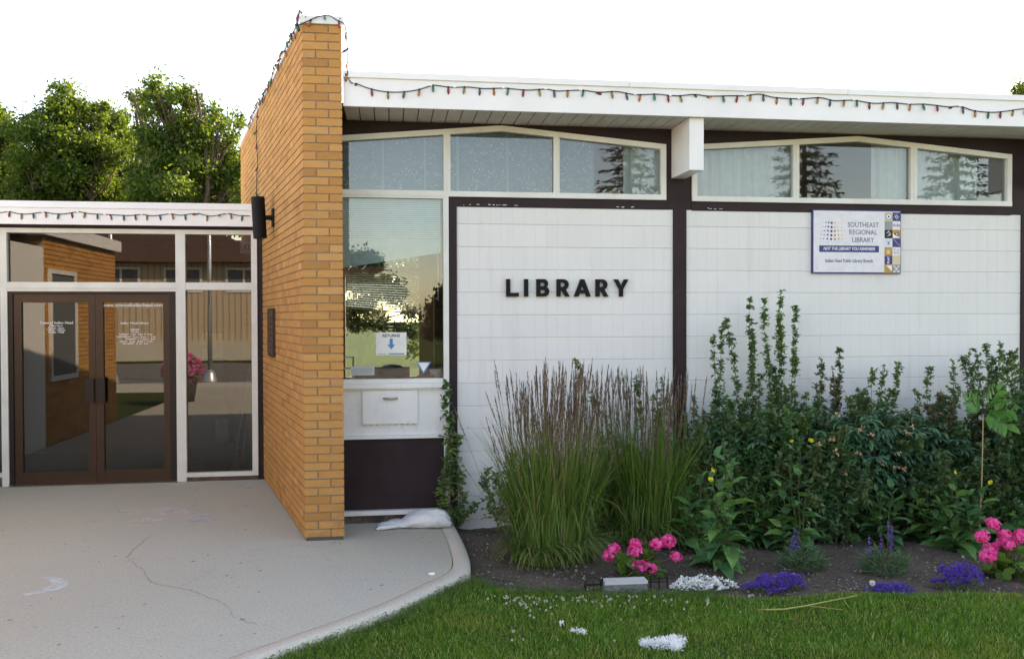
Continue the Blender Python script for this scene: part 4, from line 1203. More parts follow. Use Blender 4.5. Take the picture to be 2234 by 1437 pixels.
# ================================================================== PLANTS
def unit(a): 
    return a/np.maximum(np.linalg.norm(a, axis=-1, keepdims=True), 1e-9)
TPL = {  # (along, across, lift) points and triangles
    'diamond': (np.array([(0, 0, 0), (.45, -.5, .03), (.45, .5, .03), (1, 0, -.06)]), np.array([(0, 2, 1), (1, 2, 3)])),
    'leaf': (np.array([(0, 0, 0), (.42, -.5, .05), (.42, 0, 0), (.42, .5, .05), (1, 0, -.12)]), np.array([(0, 2, 1), (0, 3, 2), (1, 2, 4), (2, 3, 4)])),
    'lance': (np.array([(0, 0, 0), (.3, -.5, .04), (.3, 0, 0.01), (.3, .5, .04), (.68, -.36, .0), (.68, 0, -.05), (.68, .36, .0), (1, 0, -.22)]),
              np.array([(0, 2, 1), (0, 3, 2), (1, 2, 5), (1, 5, 4), (2, 3, 6), (2, 6, 5), (4, 5, 7), (5, 6, 7)])),
    'petal': (np.array([(0, 0, 0), (.55, -.5, .12), (.55, .5, .12), (.95, -.25, .10), (.95, .25, .10)]), np.array([(0, 2, 1), (1, 2, 4), (1, 4, 3)])),
    'blade': (np.array([(0, -.5, 0), (0, .5, 0), (.5, -.4, 0), (.5, .4, 0), (1, 0, 0)]), np.array([(0, 1, 3), (0, 3, 2), (2, 3, 4)])),
}
def leaves(g, P, D, NN, L, Wd, tpl='leaf'):
    """P base, D direction, NN rough upward side of each leaf"""
    P = np.asarray(P, float).reshape(-1, 3); D = unit(np.asarray(D, float).reshape(-1, 3)); NN = np.asarray(NN, float).reshape(-1, 3)
    n = len(P)
    if n == 0: return
    L = np.broadcast_to(np.asarray(L, float), (n,)); Wd = np.broadcast_to(np.asarray(Wd, float), (n,))
    Sd = np.cross(NN, D); bad = np.linalg.norm(Sd, axis=1) < 1e-3; Sd[bad] = (1, 0, 0); Sd = unit(Sd)
    Nn = np.cross(D, Sd)
    t, T = TPL[tpl]
    V = (P[:, None, :] + D[:, None, :]*(t[None, :, 0, None]*L[:, None, None]) + Sd[:, None, :]*(t[None, :, 1, None]*Wd[:, None, None])
         + Nn[:, None, :]*(t[None, :, 2, None]*L[:, None, None]))
    k = len(t)
    TT = T[None] + (np.arange(n)*k)[:, None, None]
    g.add(V.reshape(-1, 3), TT.reshape(-1, 3))
def rnd_dirs(n, zb=0.0, zs=1.0):
    d = rng.normal(0, 1, (n, 3)); d[:, 2] = d[:, 2]*zs + zb
    return unit(d)
def stem_path(base, top, bow=0.1, n=7, wob=0.01):
    base = np.array(base); top = np.array(top); t = np.linspace(0, 1, n)[:, None]
    b = rng.normal(0, 1, 3); b[2] = 0; b = b/np.linalg.norm(b)*bow*np.linalg.norm(top-base)
    return base + (top-base)*t + b*(np.sin(t*math.pi)) + np.vstack([np.zeros(3), rng.normal(0, wob, (n-1, 3))])
def along(path, t):
    i = np.clip(t*(len(path)-1), 0, len(path)-1.0001); k = i.astype(int); f_ = (i-k)[:, None]
    p = path[k]*(1-f_) + path[k+1]*f_
    return p, unit(path[k+1]-path[k])

LM = {}
LM['rose'] = leaf_mat('rose_leaf', [(0.039, 0.115, 0.046), (0.067, 0.174, 0.063), (0.088, 0.218, 0.076), (0.119, 0.244, 0.071), (0.058, 0.154, 0.076)], 0.25, 0.5, (0.168, 0.244, 0.063), 2.4)
LM['bush'] = leaf_mat('bush_leaf', [(0.030, 0.102, 0.045), (0.052, 0.154, 0.062), (0.080, 0.205, 0.076), (0.095, 0.175, 0.068), (0.057, 0.158, 0.084)], 0.25, 0.5, (0.137, 0.175, 0.063), 3.0)
LM['bushred'] = leaf_mat('ruddy_leaf', [(0.054, 0.078, 0.045), (0.099, 0.136, 0.057), (0.151, 0.160, 0.066), (0.106, 0.091, 0.060), (0.071, 0.140, 0.066)], 0.25, 0.5, (0.195, 0.170, 0.076), 4.0)
LM['peony'] = leaf_mat('peony_leaf', [(0.034, 0.113, 0.063), (0.057, 0.160, 0.089), (0.076, 0.199, 0.105), (0.105, 0.222, 0.109)], 0.2, 0.4)
LM['prim'] = leaf_mat('primrose_leaf', [(0.046, 0.148, 0.057), (0.071, 0.198, 0.072), (0.097, 0.238, 0.072), (0.134, 0.298, 0.072)], 0.25, 0.42)
LM['fern'] = leaf_mat('phlox_leaf', [(0.048, 0.129, 0.039), (0.074, 0.183, 0.045), (0.107, 0.229, 0.051), (0.061, 0.145, 0.051)], 0.3, 0.45)
LM['ash'] = leaf_mat('ash_seedling_leaf', [(0.075, 0.24, 0.065), (0.105, 0.29, 0.08)], 0.35, 0.4)
LM['ger'] = leaf_mat('geranium_leaf', [(0.065, 0.160, 0.025), (0.095, 0.210, 0.032), (0.130, 0.240, 0.042)], 0.25, 0.5)
LM['sage'] = leaf_mat('sage_leaf', [(0.051, 0.116, 0.051), (0.081, 0.165, 0.073), (0.102, 0.182, 0.081)], 0.2, 0.5)
LM['pink'] = leaf_mat('pink_petal', [(0.78, 0.07, 0.32), (0.86, 0.13, 0.42), (0.90, 0.26, 0.54), (0.74, 0.06, 0.28)], 0.4, 0.5)
LM['purple'] = leaf_mat('lobelia_petal', [(0.060, 0.018, 0.25), (0.095, 0.03, 0.36), (0.14, 0.06, 0.47), (0.05, 0.012, 0.19)], 0.15, 0.55)
LM['white_fl'] = leaf_mat('alyssum_petal', [(0.66, 0.68, 0.60), (0.78, 0.79, 0.76), (0.82, 0.82, 0.80)], 0.15, 0.6)
LM['violet'] = leaf_mat('salvia_petal', [(0.10, 0.06, 0.24), (0.16, 0.10, 0.36), (0.20, 0.14, 0.40)], 0.15, 0.6)
LM['peach'] = leaf_mat('peach_petal', [(0.55, 0.22, 0.09), (0.62, 0.34, 0.20), (0.70, 0.50, 0.34), (0.62, 0.44, 0.22)], 0.25, 0.55)
LM['yellow'] = leaf_mat('yellow_petal', [(0.62, 0.60, 0.05), (0.74, 0.70, 0.10)], 0.25, 0.55)
LM['reed'] = leaf_mat('reed_blade', [(0.051, 0.126, 0.024), (0.077, 0.176, 0.032), (0.109, 0.221, 0.040), (0.154, 0.244, 0.056), (0.057, 0.137, 0.032)], 0.25, 0.5)
LM['straw'] = leaf_mat('straw_blade', [(0.20, 0.17, 0.075), (0.28, 0.23, 0.11), (0.15, 0.15, 0.05)], 0.2, 0.6)
LM['plume'] = leaf_mat('reed_plume', [(0.085, 0.055, 0.042), (0.14, 0.095, 0.07), (0.21, 0.15, 0.105), (0.32, 0.25, 0.17)], 0.2, 0.7)
def lawn_mat():
    m, nt, b, o = new_mat('lawn_blade')
    rv = rand_value(nt)
    green = ramp(nt, rv, [(0, (0.050, 0.155, 0.015)), (0.35, (0.083, 0.233, 0.022)), (0.7, (0.132, 0.302, 0.032)), (0.88, (0.248, 0.398, 0.066)), (1, (0.560, 0.553, 0.198))]).outputs[0]
    dry = ramp(nt, rv, [(0, (0.156, 0.216, 0.026)), (0.5, (0.248, 0.302, 0.046)), (1, (0.494, 0.433, 0.125))]).outputs[0]
    f = ramp(nt, noise(nt, 2.2, 6.0, 0.65), [(0.50, (0, 0, 0)), (0.68, (0.75, 0.75, 0.75))]).outputs[0]
    col = mixc(nt, f, green, dry)
    nt.links.new(col, b.inputs['Base Color']); b.inputs['Roughness'].default_value = 0.45; b.inputs['Specular IOR Level'].default_value = 0.3
    t = nt.nodes.new('ShaderNodeBsdfTranslucent'); nt.links.new(col, t.inputs[0])
    mx = nt.nodes.new('ShaderNodeMixShader'); mx.inputs[0].default_value = 0.3
    nt.links.new(b.outputs[0], mx.inputs[1]); nt.links.new(t.outputs[0], mx.inputs[2]); nt.links.new(mx.outputs[0], o.inputs[0])
    return m
LM['lawn'] = lawn_mat()
LM['clover'] = leaf_mat('clover_leaf', [(0.040, 0.105, 0.022), (0.060, 0.140, 0.030), (0.085, 0.165, 0.040)], 0.25, 0.5)

# ---- lawn ------------------------------------------------------------------
LZ = GZ + 0.045
def curb_x(y): return np.interp(y, cl[:, 1], cl[:, 0])
def lawn_points(n, x0, x1, ya, yb):
    x = rng.uniform(x0, x1, n); y = rng.uniform(ya, yb, n)
    edge = np.where(x > bex[0], bed_y(x), 6.05) + 0.03*np.sin(x*13)+0.02*np.sin(x*37)
    ok = (y < edge) & (x > curb_x(y) + 0.006)
    return x[ok], y[ok]
def lawn_z(x, y):
    edge = np.where(np.asarray(x) > bex[0], bed_y(x), 6.2)
    return GZ + 0.045*np.clip((edge-y)/0.12, 0.1, 1.0)*np.clip((np.asarray(y)-2.9)/0.5, 0, 1)*np.clip((7.6-np.asarray(x))/0.5, 0, 1)
g = Geo(); xs = np.linspace(-2.2, 7.6, 197); ys = np.linspace(2.85, 6.25, 69); XX, YY = np.meshgrid(xs, ys)
EE = np.where(XX > bex[0], bed_y(XX), 6.2); YY = np.minimum(YY, EE+0.01)
ZZ = lawn_z(XX, YY) + 0.002; ZZ[XX < curb_x(YY)-0.02] = GZ-0.06
V = np.stack([XX, YY, ZZ], -1).reshape(-1, 3); T = []
for i in range(len(ys)-1):
    for j in range(len(xs)-1):
        q = i*len(xs)+j; T += [(q, q+1, q+len(xs)+1), (q, q+len(xs)+1, q+len(xs))]
g.add(V, T); tag(g.build('lawn_turf', M['turf'], None, True), kind='structure')
g = Geo()
for n, (xa, xb, ya, yb), hh, ww in ((260000, (-1.6, 6.6, 3.4, 6.1), 0.046, 0.0040),):
    x, y = lawn_points(n, xa, xb, ya, yb)
    k = len(x)
    clump = 0.75 + 0.5*np.sin(x*5.1+np.sin(y*4.3)*2)*np.sin(y*6.3+x*2.2)*0.5
    P = np.stack([x, y, lawn_z(x, y)], 1)
    D = rng.normal(0, 0.42, (k, 3)); D[:, 2] = 1.0
    L = hh*rng.uniform(0.5, 1.3, k)*np.where(rng.random(k) < 0.08, 1.6, 1.0)*clump*np.where(x < curb_x(y)+0.18, 1.35, 1.0)
    leaves(g, P, D, rnd_dirs(k, 0, 0.2), L, ww*rng.uniform(0.7, 1.3, k), 'blade')
lawn = tag(g.build('lawn_grass', LM['lawn']), 'mown green lawn with dry patches in front of the flower bed', 'grass', None, 'stuff')
# clover along the curb and the bed edge: leaflets and white heads
g = Geo()
x, y = lawn_points(60000, -1.4, 6.4, 3.6, 6.1)
edge = np.where(x > bex[0], bed_y(x), 6.05)
near = (np.abs(x-curb_x(y)) < 0.32*rng.random(len(x))) | ((edge-y < 0.30*rng.random(len(x))) & (x < 2.2))
x, y = x[near], y[near]
for k3 in range(3):
    a = rng.uniform(0, 0.6, len(x)) + k3*2.09
    D = np.stack([np.cos(a), np.sin(a), np.full(len(x), 0.25)], 1)
    leaves(g, np.stack([x, y, lawn_z(x, y) + rng.uniform(0.02, 0.06, len(x))], 1), D, np.tile((0, 0, 1.), (len(x), 1)), rng.uniform(0.010, 0.017, len(x)), 0.012, 'leaf')
tag(g.build('clover_leaves', LM['clover']), 'low clover leaves growing along the curb and the bed edge', 'clover', None, 'stuff')
g = Geo()
heads = []
for _ in range(105):
    px = random.choice([random.gauss(1150, 40), random.gauss(1280, 45), random.gauss(1400, 60), random.gauss(1200, 60), random.uniform(1040, 1640)]); py = 1299+abs(random.gauss(0, 15)) if random.random() < 0.93 else random.uniform(1320, 1400)
    heads.append(at_z(px, max(py, 1296), LZ+0.035))
for p in heads:
    r_ = random.uniform(0.0045, 0.0095)
    c = np.array(p); k = 22; d = rnd_dirs(k, 0.25)
    leaves(g, c + d*r_*0.2, d, rnd_dirs(k), r_, r_*0.75, 'petal')
LM['clover_fl'] = leaf_mat('clover_petal', [(0.42, 0.44, 0.30), (0.58, 0.58, 0.48), (0.66, 0.64, 0.58)], 0.2, 0.7)
tag(g.build('clover_heads', LM['clover_fl']), 'white clover heads dotted through the grass at the bed edge', 'clover', None, 'stuff')

# ---- feather reed grass -------------------------------------------------------
def reed_grass(label, px, py, n_leaf, n_culm, rad, h0, h1, lean=(0, 0), bias=None):
    p = at_z(px, py, GZ+0.02); base = np.array((p.x, p.y, soil_z(p.x, p.y)-0.01))
    t = thing('feather_reed_grass', label, 'grass clump', tuple(base), 'feather reed grass clumps')
    g = Geo(); gs = Geo()
    for i in range(n_leaf):
        a = rng.uniform(0, 2*math.pi); r_ = rad*0.55*math.sqrt(rng.random())
        b = base + (r_*math.cos(a), r_*math.sin(a)*0.8, 0)
        L = rng.uniform(0.42, 1.0)*h0; out = rng.uniform(0.03, 0.40)*L; a2 = a + rng.normal(0, 0.6)
        m_ = 6; tt = np.linspace(0, 1, m_+1)
        droop = rng.uniform(0.0, 0.45)*L if rng.random() < 0.75 else rng.uniform(0.5, 0.8)*L
        ctr = b + np.stack([np.cos(a2)*out*tt**1.7, np.sin(a2)*out*tt**1.7, L*tt - droop*tt**3], 1)
        ctr[:, 2] = np.maximum(ctr[:, 2], base[2]+0.005)
        w = rng.uniform(0.0035, 0.0065); sd = np.array((-math.sin(a2+rng.normal(0, .5)), math.cos(a2), 0))
        ww = w*np.array([1, 1, .95, .85, .7, .45, .08])
        V = np.concatenate([ctr - sd*ww[:, None]/1, ctr + sd*ww[:, None]/1]); n1 = m_+1
        T = [(q, q+1, n1+q+1) for q in range(m_)] + [(q, n1+q+1, n1+q) for q in range(m_)]
        (gs if rng.random() < 0.07 or L < 0.28 else g).add(V, T)
    for i in range(n_leaf//3):
        a = rng.uniform(0, 2*math.pi); r_ = rad*0.60*math.sqrt(rng.uniform(0.35, 1))
        b = base + (r_*math.cos(a), r_*math.sin(a)*0.8, 0)
        L = rng.uniform(0.28, 0.62); a2 = a + rng.normal(0, 0.8); tt = np.linspace(0, 1, 7); out = L*rng.uniform(0.35, 0.75)
        ctr = b + np.stack([np.cos(a2)*out*tt**1.2, np.sin(a2)*out*tt**1.2, L*(1.5*tt - rng.uniform(0.9, 1.5)*tt**2)*0.75], 1)
        ctr[:, 2] = np.maximum(ctr[:, 2], base[2]+0.012)
        w = rng.uniform(0.003, 0.0055); sd = np.array((-math.sin(a2), math.cos(a2), 0.2)); ww = w*np.array([1, 1, .95, .85, .7, .45, .08])
        V = np.concatenate([ctr - sd*ww[:, None], ctr + sd*ww[:, None]])
        T = [(q, q+1, 7+q+1) for q in range(6)] + [(q, 7+q+1, 7+q) for q in range(6)]
        (gs if rng.random() < 0.22 else g).add(V, T)
    tag(g.build('blades', LM['reed'], t), kind='stuff')
    if gs.n: tag(gs.build('dry_blades', LM['straw'], t), kind='stuff')
    gc = Geo(); gp = Geo()
    for i in range(n_culm):
        a = rng.uniform(0, 2*math.pi); r_ = rad*0.55*math.sqrt(rng.random())
        b = base + (r_*math.cos(a), r_*math.sin(a)*0.8, 0)
        H = rng.uniform(h1[0], h1[1])
        if rng.random() < 0.12: H *= 0.85
        dx = (b[0]-base[0])*rng.uniform(0.2, 0.9) + rng.normal(0, 0.045) + lean[0]; dy = (b[1]-base[1])*rng.uniform(0.3, 1.0) + rng.normal(0, 0.04) + lean[1]
        if bias is not None and rng.random() < bias[2]: dx += bias[0]*rng.uniform(0.5, 1.1); H *= bias[1]
        top = b + (dx, dy, math.sqrt(max(H*H-dx*dx-dy*dy, 0.1)))
        path = stem_path(b, top, 0.02, 5, 0.002)
        gc.tube([tuple(q) for q in path], 0.0018, 3, 0.0012, False)
        pl_ = rng.uniform(0.20, 0.34); k = 64
        tt = 1 - (pl_/H)*rng.random(k)
        pp, dd = along(path, tt)
        u = (1-tt)/(pl_/H)
        spread = 0.30*np.sin(np.clip(u, 0.03, 1)*math.pi)**0.7
        D = dd + rnd_dirs(k)*spread[:, None]
        leaves(gp, pp, D, rnd_dirs(k), rng.uniform(0.022, 0.048, k), rng.uniform(0.003, 0.0058, k), 'diamond')
    tag(gc.build('stems', LM['straw'], t), kind='stuff')
    tag(gp.build('plumes', LM['plume'], t), kind='stuff')
    return t
reed_grass('tall dense feather reed grass with brown plumes, nearer the pavement', 1205, 1225, 2100, 250, 0.50, 1.28, (1.02, 1.54), (0.02, 0), (-0.42, 0.90, 0.05))
reed_grass('looser feather reed grass with brown plumes in front of the dark middle post', 1420, 1185, 1500, 120, 0.50, 1.22, (1.00, 1.44), (0.02, 0))
reed_grass('green feather reed grass squeezed in behind the two fuller clumps', 1318, 1165, 1000, 60, 0.42, 1.0, (1.05, 1.45), (0.0, 0))

# ---- shrubs -------------------------------------------------------------------
def shrub(name, label, cat, base, stems, mat, leaf=(0.03, 0.016), per=70, t0=0.15, stem_mat='stem_brown', side=0.12, sub=7, group=None, tpl='leaf', bow=0.06, stem_r=0.004):
    """stems: list of (dx, dy, height); leaves sit on short side twigs"""
    base = np.array(base); t = thing(name, label, cat, tuple(base), group)
    g = Geo(); gs = Geo()
    for dx, dy, h in stems:
        b0 = base + (rng.normal(0, 0.05), rng.normal(0, 0.05), -0.02)
        path = stem_path(b0, base + (dx, dy, h), bow, 8, 0.008)
        gs.tube([tuple(q) for q in path], stem_r, 4, stem_r*0.35, False)
        nt_ = max(4, int(3.4*per*h/sub))
        tt = t0 + (1-t0)*rng.random(nt_)**0.8
        pp, dd = along(path, tt)
        td = unit(rnd_dirs(nt_, 0.25, 0.5) + dd*0.4)
        tl = side*rng.uniform(0.35, 1.1, nt_)*(1.15-0.75*tt)
        for q in range(nt_):
            a = pp[q]; b = a + td[q]*tl[q]
            gs.add([a, b, a+(0.0015, 0.0015, 0)], [(0, 1, 2)])
            s_ = rng.uniform(0.15, 1.0, sub)[:, None]
            lp = a + (b-a)*s_
            D = unit(td[q]*0.5 + rnd_dirs(sub, 0.0, 0.6)*0.9)
            NN = np.tile((0, 0, 1.0), (sub, 1)) + rnd_dirs(sub)*0.55
            L = 1.2*leaf[0]*rng.uniform(0.6, 1.3, sub)
            leaves(g, lp, D, NN, L, leaf[1]*L/leaf[0], tpl)
        # leaves right at the tip
        D = unit(rnd_dirs(8, 0.6)); leaves(g, np.tile(path[-1], (8, 1))-dd[0]*rng.uniform(0, 0.06, 8)[:, None], D, rnd_dirs(8, 1.0), leaf[0]*0.8, leaf[1]*0.8, tpl)
    tag(gs.build('stems', M[stem_mat], t), kind='stuff')
    tag(g.build('foliage', mat, t), kind='stuff')
    return t
def base_at(px, py=None, Y=None):
    if Y is None: p = at_z(px, py, GZ+0.03); return (p.x, p.y, soil_z(p.x, p.y)-0.01)
    p = at_y(px, 1000, Y); return (p.x, Y, soil_z(p.x, Y)-0.01)
def z_of(py, Y, px): return at_y(px, py, Y).z
def top_off(base, px, py, Y=None):
    Y = base[1] if Y is None else Y
    p = at_y(px, py, Y); return (p.x-base[0], Y-base[1], p.z-base[2])
# climber on the dark post beside the book return, with its leafy foot
b = base_at(990, Y=7.62)
shrub('climbing_shrub', 'leafy climber growing up the dark post beside the book return hatch', 'shrub', b, [top_off(b, 975, 835), top_off(b, 985, 900), top_off(b, 998, 950), top_off(b, 975, 1000, 7.55), top_off(b, 1015, 1080, 7.5), top_off(b, 1040, 1100, 7.45)], LM['rose'], (0.034, 0.022), 130, 0.02, side=0.09, sub=6, bow=0.02)
b = base_at(1015, 1135)
shrub('low_shrub', 'low rounded green shrub at the foot of the dark post', 'shrub', b, [(rng.normal(0, .17), rng.normal(0, .1), rng.uniform(.12, .30)) for _ in range(16)], LM['rose'], (0.04, 0.026), 160, 0.1, side=0.12, sub=7)
b = base_at(1095, Y=7.5)
shrub('low_shrub', 'small rose shoots against the white wall left of the tall grass', 'shrub', b, [top_off(b, 1060, 1020), top_off(b, 1078, 1035), top_off(b, 1105, 1010), top_off(b, 1120, 990), top_off(b, 1060, 1060)], LM['rose'], (0.035, 0.022), 110, 0.15, side=0.09, sub=6)
# three tall rose whips and shorter ones along the white wall
YW = 7.42
def whip(label, px0, tops, per=100, side=0.075, mat='rose', t0=0.05):
    b = base_at(px0, Y=YW)
    return shrub('rose_bush', label, 'shrub', b, [top_off(b, *tp) for tp in tops], LM[mat], (0.030, 0.019), per, t0, side=side, sub=7, group='wild rose bushes along the white wall', bow=0.012)
whip('thin rose whip with a bent tip, nearest the middle post', 1568, [(1556, 735), (1575, 700), (1560, 860), (1590, 880), (1540, 900)], 125)
whip('tall rose whip with a side shoot leaning towards the middle post', 1645, [(1634, 655), (1588, 690), (1640, 700), (1660, 820), (1625, 850), (1655, 900), (1610, 920)], 135)
whip('tall rose whip nearest the sign with drooping side shoots', 1712, [(1703, 633), (1665, 655), (1738, 665), (1705, 700), (1690, 800), (1735, 790), (1715, 850), (1760, 860)], 140)
whip('bushy brownish rose below the left edge of the sign', 1805, [(1833, 762), (1790, 785), (1815, 800), (1830, 820), (1780, 840), (1850, 870), (1800, 880)], 125, 0.09, 'bushred')
whip('low rose bush right beside the dark middle post', 1520, [(1512, 865), (1495, 905), (1535, 900), (1525, 930)], 120, 0.09)
whip('short rose between the first two tall whips', 1608, [(1600, 895), (1620, 880), (1590, 930)], 120, 0.09)
whip('rose behind the tall grass showing above its plumes', 1440, [(1446, 825), (1425, 860), (1385, 830), (1460, 870), (1440, 900), (1250, 790)], 95, 0.09)
whip('green shoots against the wall under the right half of the sign', 1905, [(1870, 845), (1905, 805), (1930, 800), (1960, 790), (1890, 880), (1940, 850), (1865, 900)], 135, 0.09)
whip('upright green rose shoots between the sign and the end post', 2040, [(2025, 805), (2080, 785), (2000, 850), (2050, 860), (2090, 840)], 130, 0.09)
whip('tall rose shoots beside the end post', 2170, [(2150, 748), (2185, 752), (2215, 770), (2165, 800), (2225, 800)], 130, 0.09)
# dense bushes
def bush(label, px, Y, w, h, n, mat, leaf=(0.04, 0.024), per=120, group='dense bushes in the bed', d=0.28, hmin=0.5):
    b = base_at(px, Y=Y)
    st = []
    for _ in range(n):
        a = rng.uniform(0, 6.28); r_ = math.sqrt(rng.random())
        st.append((w*r_*math.cos(a), d*r_*math.sin(a), h*rng.uniform(hmin, 1.0)*(1-0.30*r_*r_)))
    return shrub('leafy_bush', label, 'bush', b, st, LM[mat], leaf, per, 0.08, side=0.16, sub=8, group=group)
bush('dark dense bush filling the corner by the end post', 2175, 7.05, 0.62, 1.72, 56, 'bush', (0.036, 0.022), 130, hmin=0.30)
bush('ruddy green bush under the sign', 2030, 7.1, 0.50, 1.42, 46, 'bushred', (0.036, 0.022), 130, hmin=0.3)
bush('dark green bush left of the ruddy one under the sign', 1890, 7.1, 0.50, 1.32, 46, 'bush', (0.038, 0.023), 130, hmin=0.3)
bush('green bush at the foot of the tall rose whips', 1700, 7.1, 0.60, 1.26, 54, 'rose', (0.040, 0.025), 130, hmin=0.3)
bush('dark bush behind the looser tall grass', 1555, 7.05, 0.45, 1.16, 40, 'bush', (0.040, 0.025), 130, hmin=0.3)
bush('dark bush behind the dense tall grass', 1330, 7.3, 0.5, 0.95, 24, 'bush', (0.036, 0.022), 110, hmin=0.3)
bush('bush hanging over the bed end near the second pink geranium', 2260, 6.5, 0.50, 1.30, 46, 'bush', (0.038, 0.023), 130, hmin=0.3)
bush('green bush between the middle post and the first rose whip', 1610, 7.3, 0.42, 1.22, 30, 'rose', (0.036, 0.022), 120, hmin=0.45)
bush('green bush between the tallest rose whip and the brownish rose', 1765, 7.3, 0.40, 1.26, 30, 'bush', (0.036, 0.022), 120, hmin=0.45)
bush('bush running on past the end post', 2420, 7.0, 0.7, 1.4, 36, 'bush', (0.036, 0.022), 100)
bush('spreading dark bush in the middle of the bed behind the peonies', 1800, 6.75, 0.50, 1.00, 40, 'bush', (0.042, 0.026), 120, hmin=0.3)
bush('spreading dark bush behind the ash seedling', 2080, 6.7, 0.50, 1.08, 44, 'bush', (0.042, 0.026), 120, hmin=0.3)

# peonies: stems with compound drooping leaves
def peony(label, px, py, w, h, n):
    b = np.array(base_at(px, py)); t = thing('peony_plant', label, 'plant', tuple(b), 'peony plants in the middle of the bed')
    g = Geo(); gs = Geo()
    for _ in range(n):
        a = rng.uniform(0, 6.28); r_ = w*math.sqrt(rng.random())
        top = b + (r_*math.cos(a), r_*math.sin(a)*0.6, h*rng.uniform(0.55, 1.0))
        path = stem_path(b + rng.normal(0, 0.05, 3)*(1, 1, 0), top, 0.06)
        gs.tube([tuple(q) for q in path], 0.0045, 4, 0.002, False)
        for tq in np.linspace(0.30, 1.0, 8):
            p, d = along(path, np.array([tq])); a2 = rng.uniform(0, 6.28)
            od = np.array((math.cos(a2), math.sin(a2), 0.35)); c = p[0] + od*rng.uniform(0.05, 0.13)
            gs.add([p[0], c, p[0]+(0.002, 0.002, 0.001)], [(0, 1, 2)])
            k = 7; an = a2 + np.linspace(-1.3, 1.3, k) + rng.normal(0, 0.12, k)
            D = np.stack([np.cos(an), np.sin(an), rng.normal(-0.12, 0.22, k)], 1)
            leaves(g, np.tile(c, (k, 1)) + D*0.01, D, np.tile((0, 0, 1.0), (k, 1))+rnd_dirs(k)*0.3, rng.uniform(0.075, 0.13, k), rng.uniform(0.026, 0.042, k), 'lance')
    tag(gs.build('stems', M['stem'], t), kind='stuff'); tag(g.build('foliage', LM['peony'], t), kind='stuff')
    return t, b
pe1, pb1 = peony('dark green peony carrying most of the faded peach flowers', 1870, 1165, 0.46, 1.02, 70)
pe2, pb2 = peony('dark green peony with peach flowers, next to the ash seedling', 1995, 1160, 0.40, 0.95, 54)
pe3, pb3 = peony('dark green peony behind the first violet salvia', 1765, 1150, 0.34, 0.85, 44)
pe4, pb4 = peony('dark green peony between the looser tall grass and the roses', 1580, 1155, 0.40, 0.90, 56)
pe5, pb5 = peony('dark green peony behind the second pink geranium', 2150, 1165, 0.42, 0.80, 50)

# shared flower meshes
def flower_mesh(name, n, L, Wd, up, mat, two=False):
    g = Geo(); a = np.linspace(0, 2*math.pi, n, endpoint=False)
    D = np.stack([np.cos(a), np.sin(a), np.full(n, up)], 1); leaves(g, np.zeros((n, 3)), D, np.tile((0, 0, 1.0), (n, 1)), L, Wd, 'petal')
    if two:
        a = a + 0.5; D = np.stack([np.cos(a), np.sin(a), np.full(n, up*2.2+0.3)], 1); leaves(g, np.zeros((n, 3)), D, np.tile((0, 0, 1.0), (n, 1)), L*0.75, Wd*0.8, 'petal')
    me = g.mesh(name); me.materials.append(mat); return me
def ragged(me_name, n, L, mat):
    g = Geo(); d = rnd_dirs(n, 0.15); leaves(g, d*0.004, d, rnd_dirs(n), L*rng.uniform(0.6, 1.15, n), L*rng.uniform(0.3, 0.55, n), 'petal')
    me = g.mesh(me_name); me.materials.append(mat); return me
peach_me = ragged('flower', 11, 0.032, LM['peach'])
yellow_me = flower_mesh('flower', 4, 0.028, 0.028, 0.8, LM['yellow'], True)
def flowers_at(t, me, pxs, Y, sc=1.0):
    for px, py in pxs:
        p = at_y(px, py, Y + random.uniform(-0.05, 0.05))
        place('flower', me, p, t, (random.uniform(0.3, 1.1), random.uniform(-0.5, 0.5), random.uniform(0, 6)), (sc*random.uniform(0.8, 1.2),)*3)
flowers_at(pe1, peach_me, [(1823, 985), (1827, 905), (1880, 935), (1900, 948), (1843, 1030), (1842, 1058), (1786, 968), (1815, 960), (1873, 990)], pb1[1]-0.36)
flowers_at(pe2, peach_me, [(1975, 940), (1982, 944), (1990, 930), (1962, 988), (1965, 1020), (1955, 1018), (1972, 1022), (1920, 1010)], pb2[1]-0.34)

# evening primroses: single large leaves
g = Geo(); leaves(g, [(0, 0, 0)], [(1, 0, 0)], [(0, 0, 1)], [1.0], [0.46], 'lance'); prim_me = g.mesh('leaf', False); prim_me.materials.append(LM['prim'])
g = Geo(); leaves(g, [(0, 0, 0)], [(1, 0, 0)], [(0, 0, 1)], [1.0], [0.26], 'lance'); nar_me = g.mesh('leaf', False); nar_me.materials.append(LM['fern'])
def primrose(label, px, py, tops, nl, fl=(), size=0.17, me=None, spread=0.12):
    b = np.array(base_at(px, py)); t = thing('evening_primrose', label, 'plant', tuple(b), 'leafy evening primroses at the front of the bed')
    gs = Geo(); me = me or prim_me
    for tp in tops:
        off = top_off(tuple(b), *tp); path = stem_path(b + rng.normal(0, 0.03, 3)*(1, 1, 0), b + np.array(off), 0.03)
        gs.tube([tuple(q) for q in path], 0.005, 5, 0.003)
        for i in range(nl):
            tq = (i+0.5)/nl; p, d = along(path, np.array([tq])); a = i*2.4 + rng.normal(0, 0.3)
            s_ = size*1.25*(1.15-0.70*tq)*rng.uniform(0.75, 1.25)
            pit = (-0.15 + 0.95*tq + rng.normal(0, 0.18))
            place('leaf', me, p[0], t, (rng.normal(0, 0.25), -pit, a), (s_, s_*rng.uniform(0.85, 1.15), s_))
    gs.build('stem', M['stem'], t)
    if fl: flowers_at(t, yellow_me, fl, b[1]-0.03)
    return t
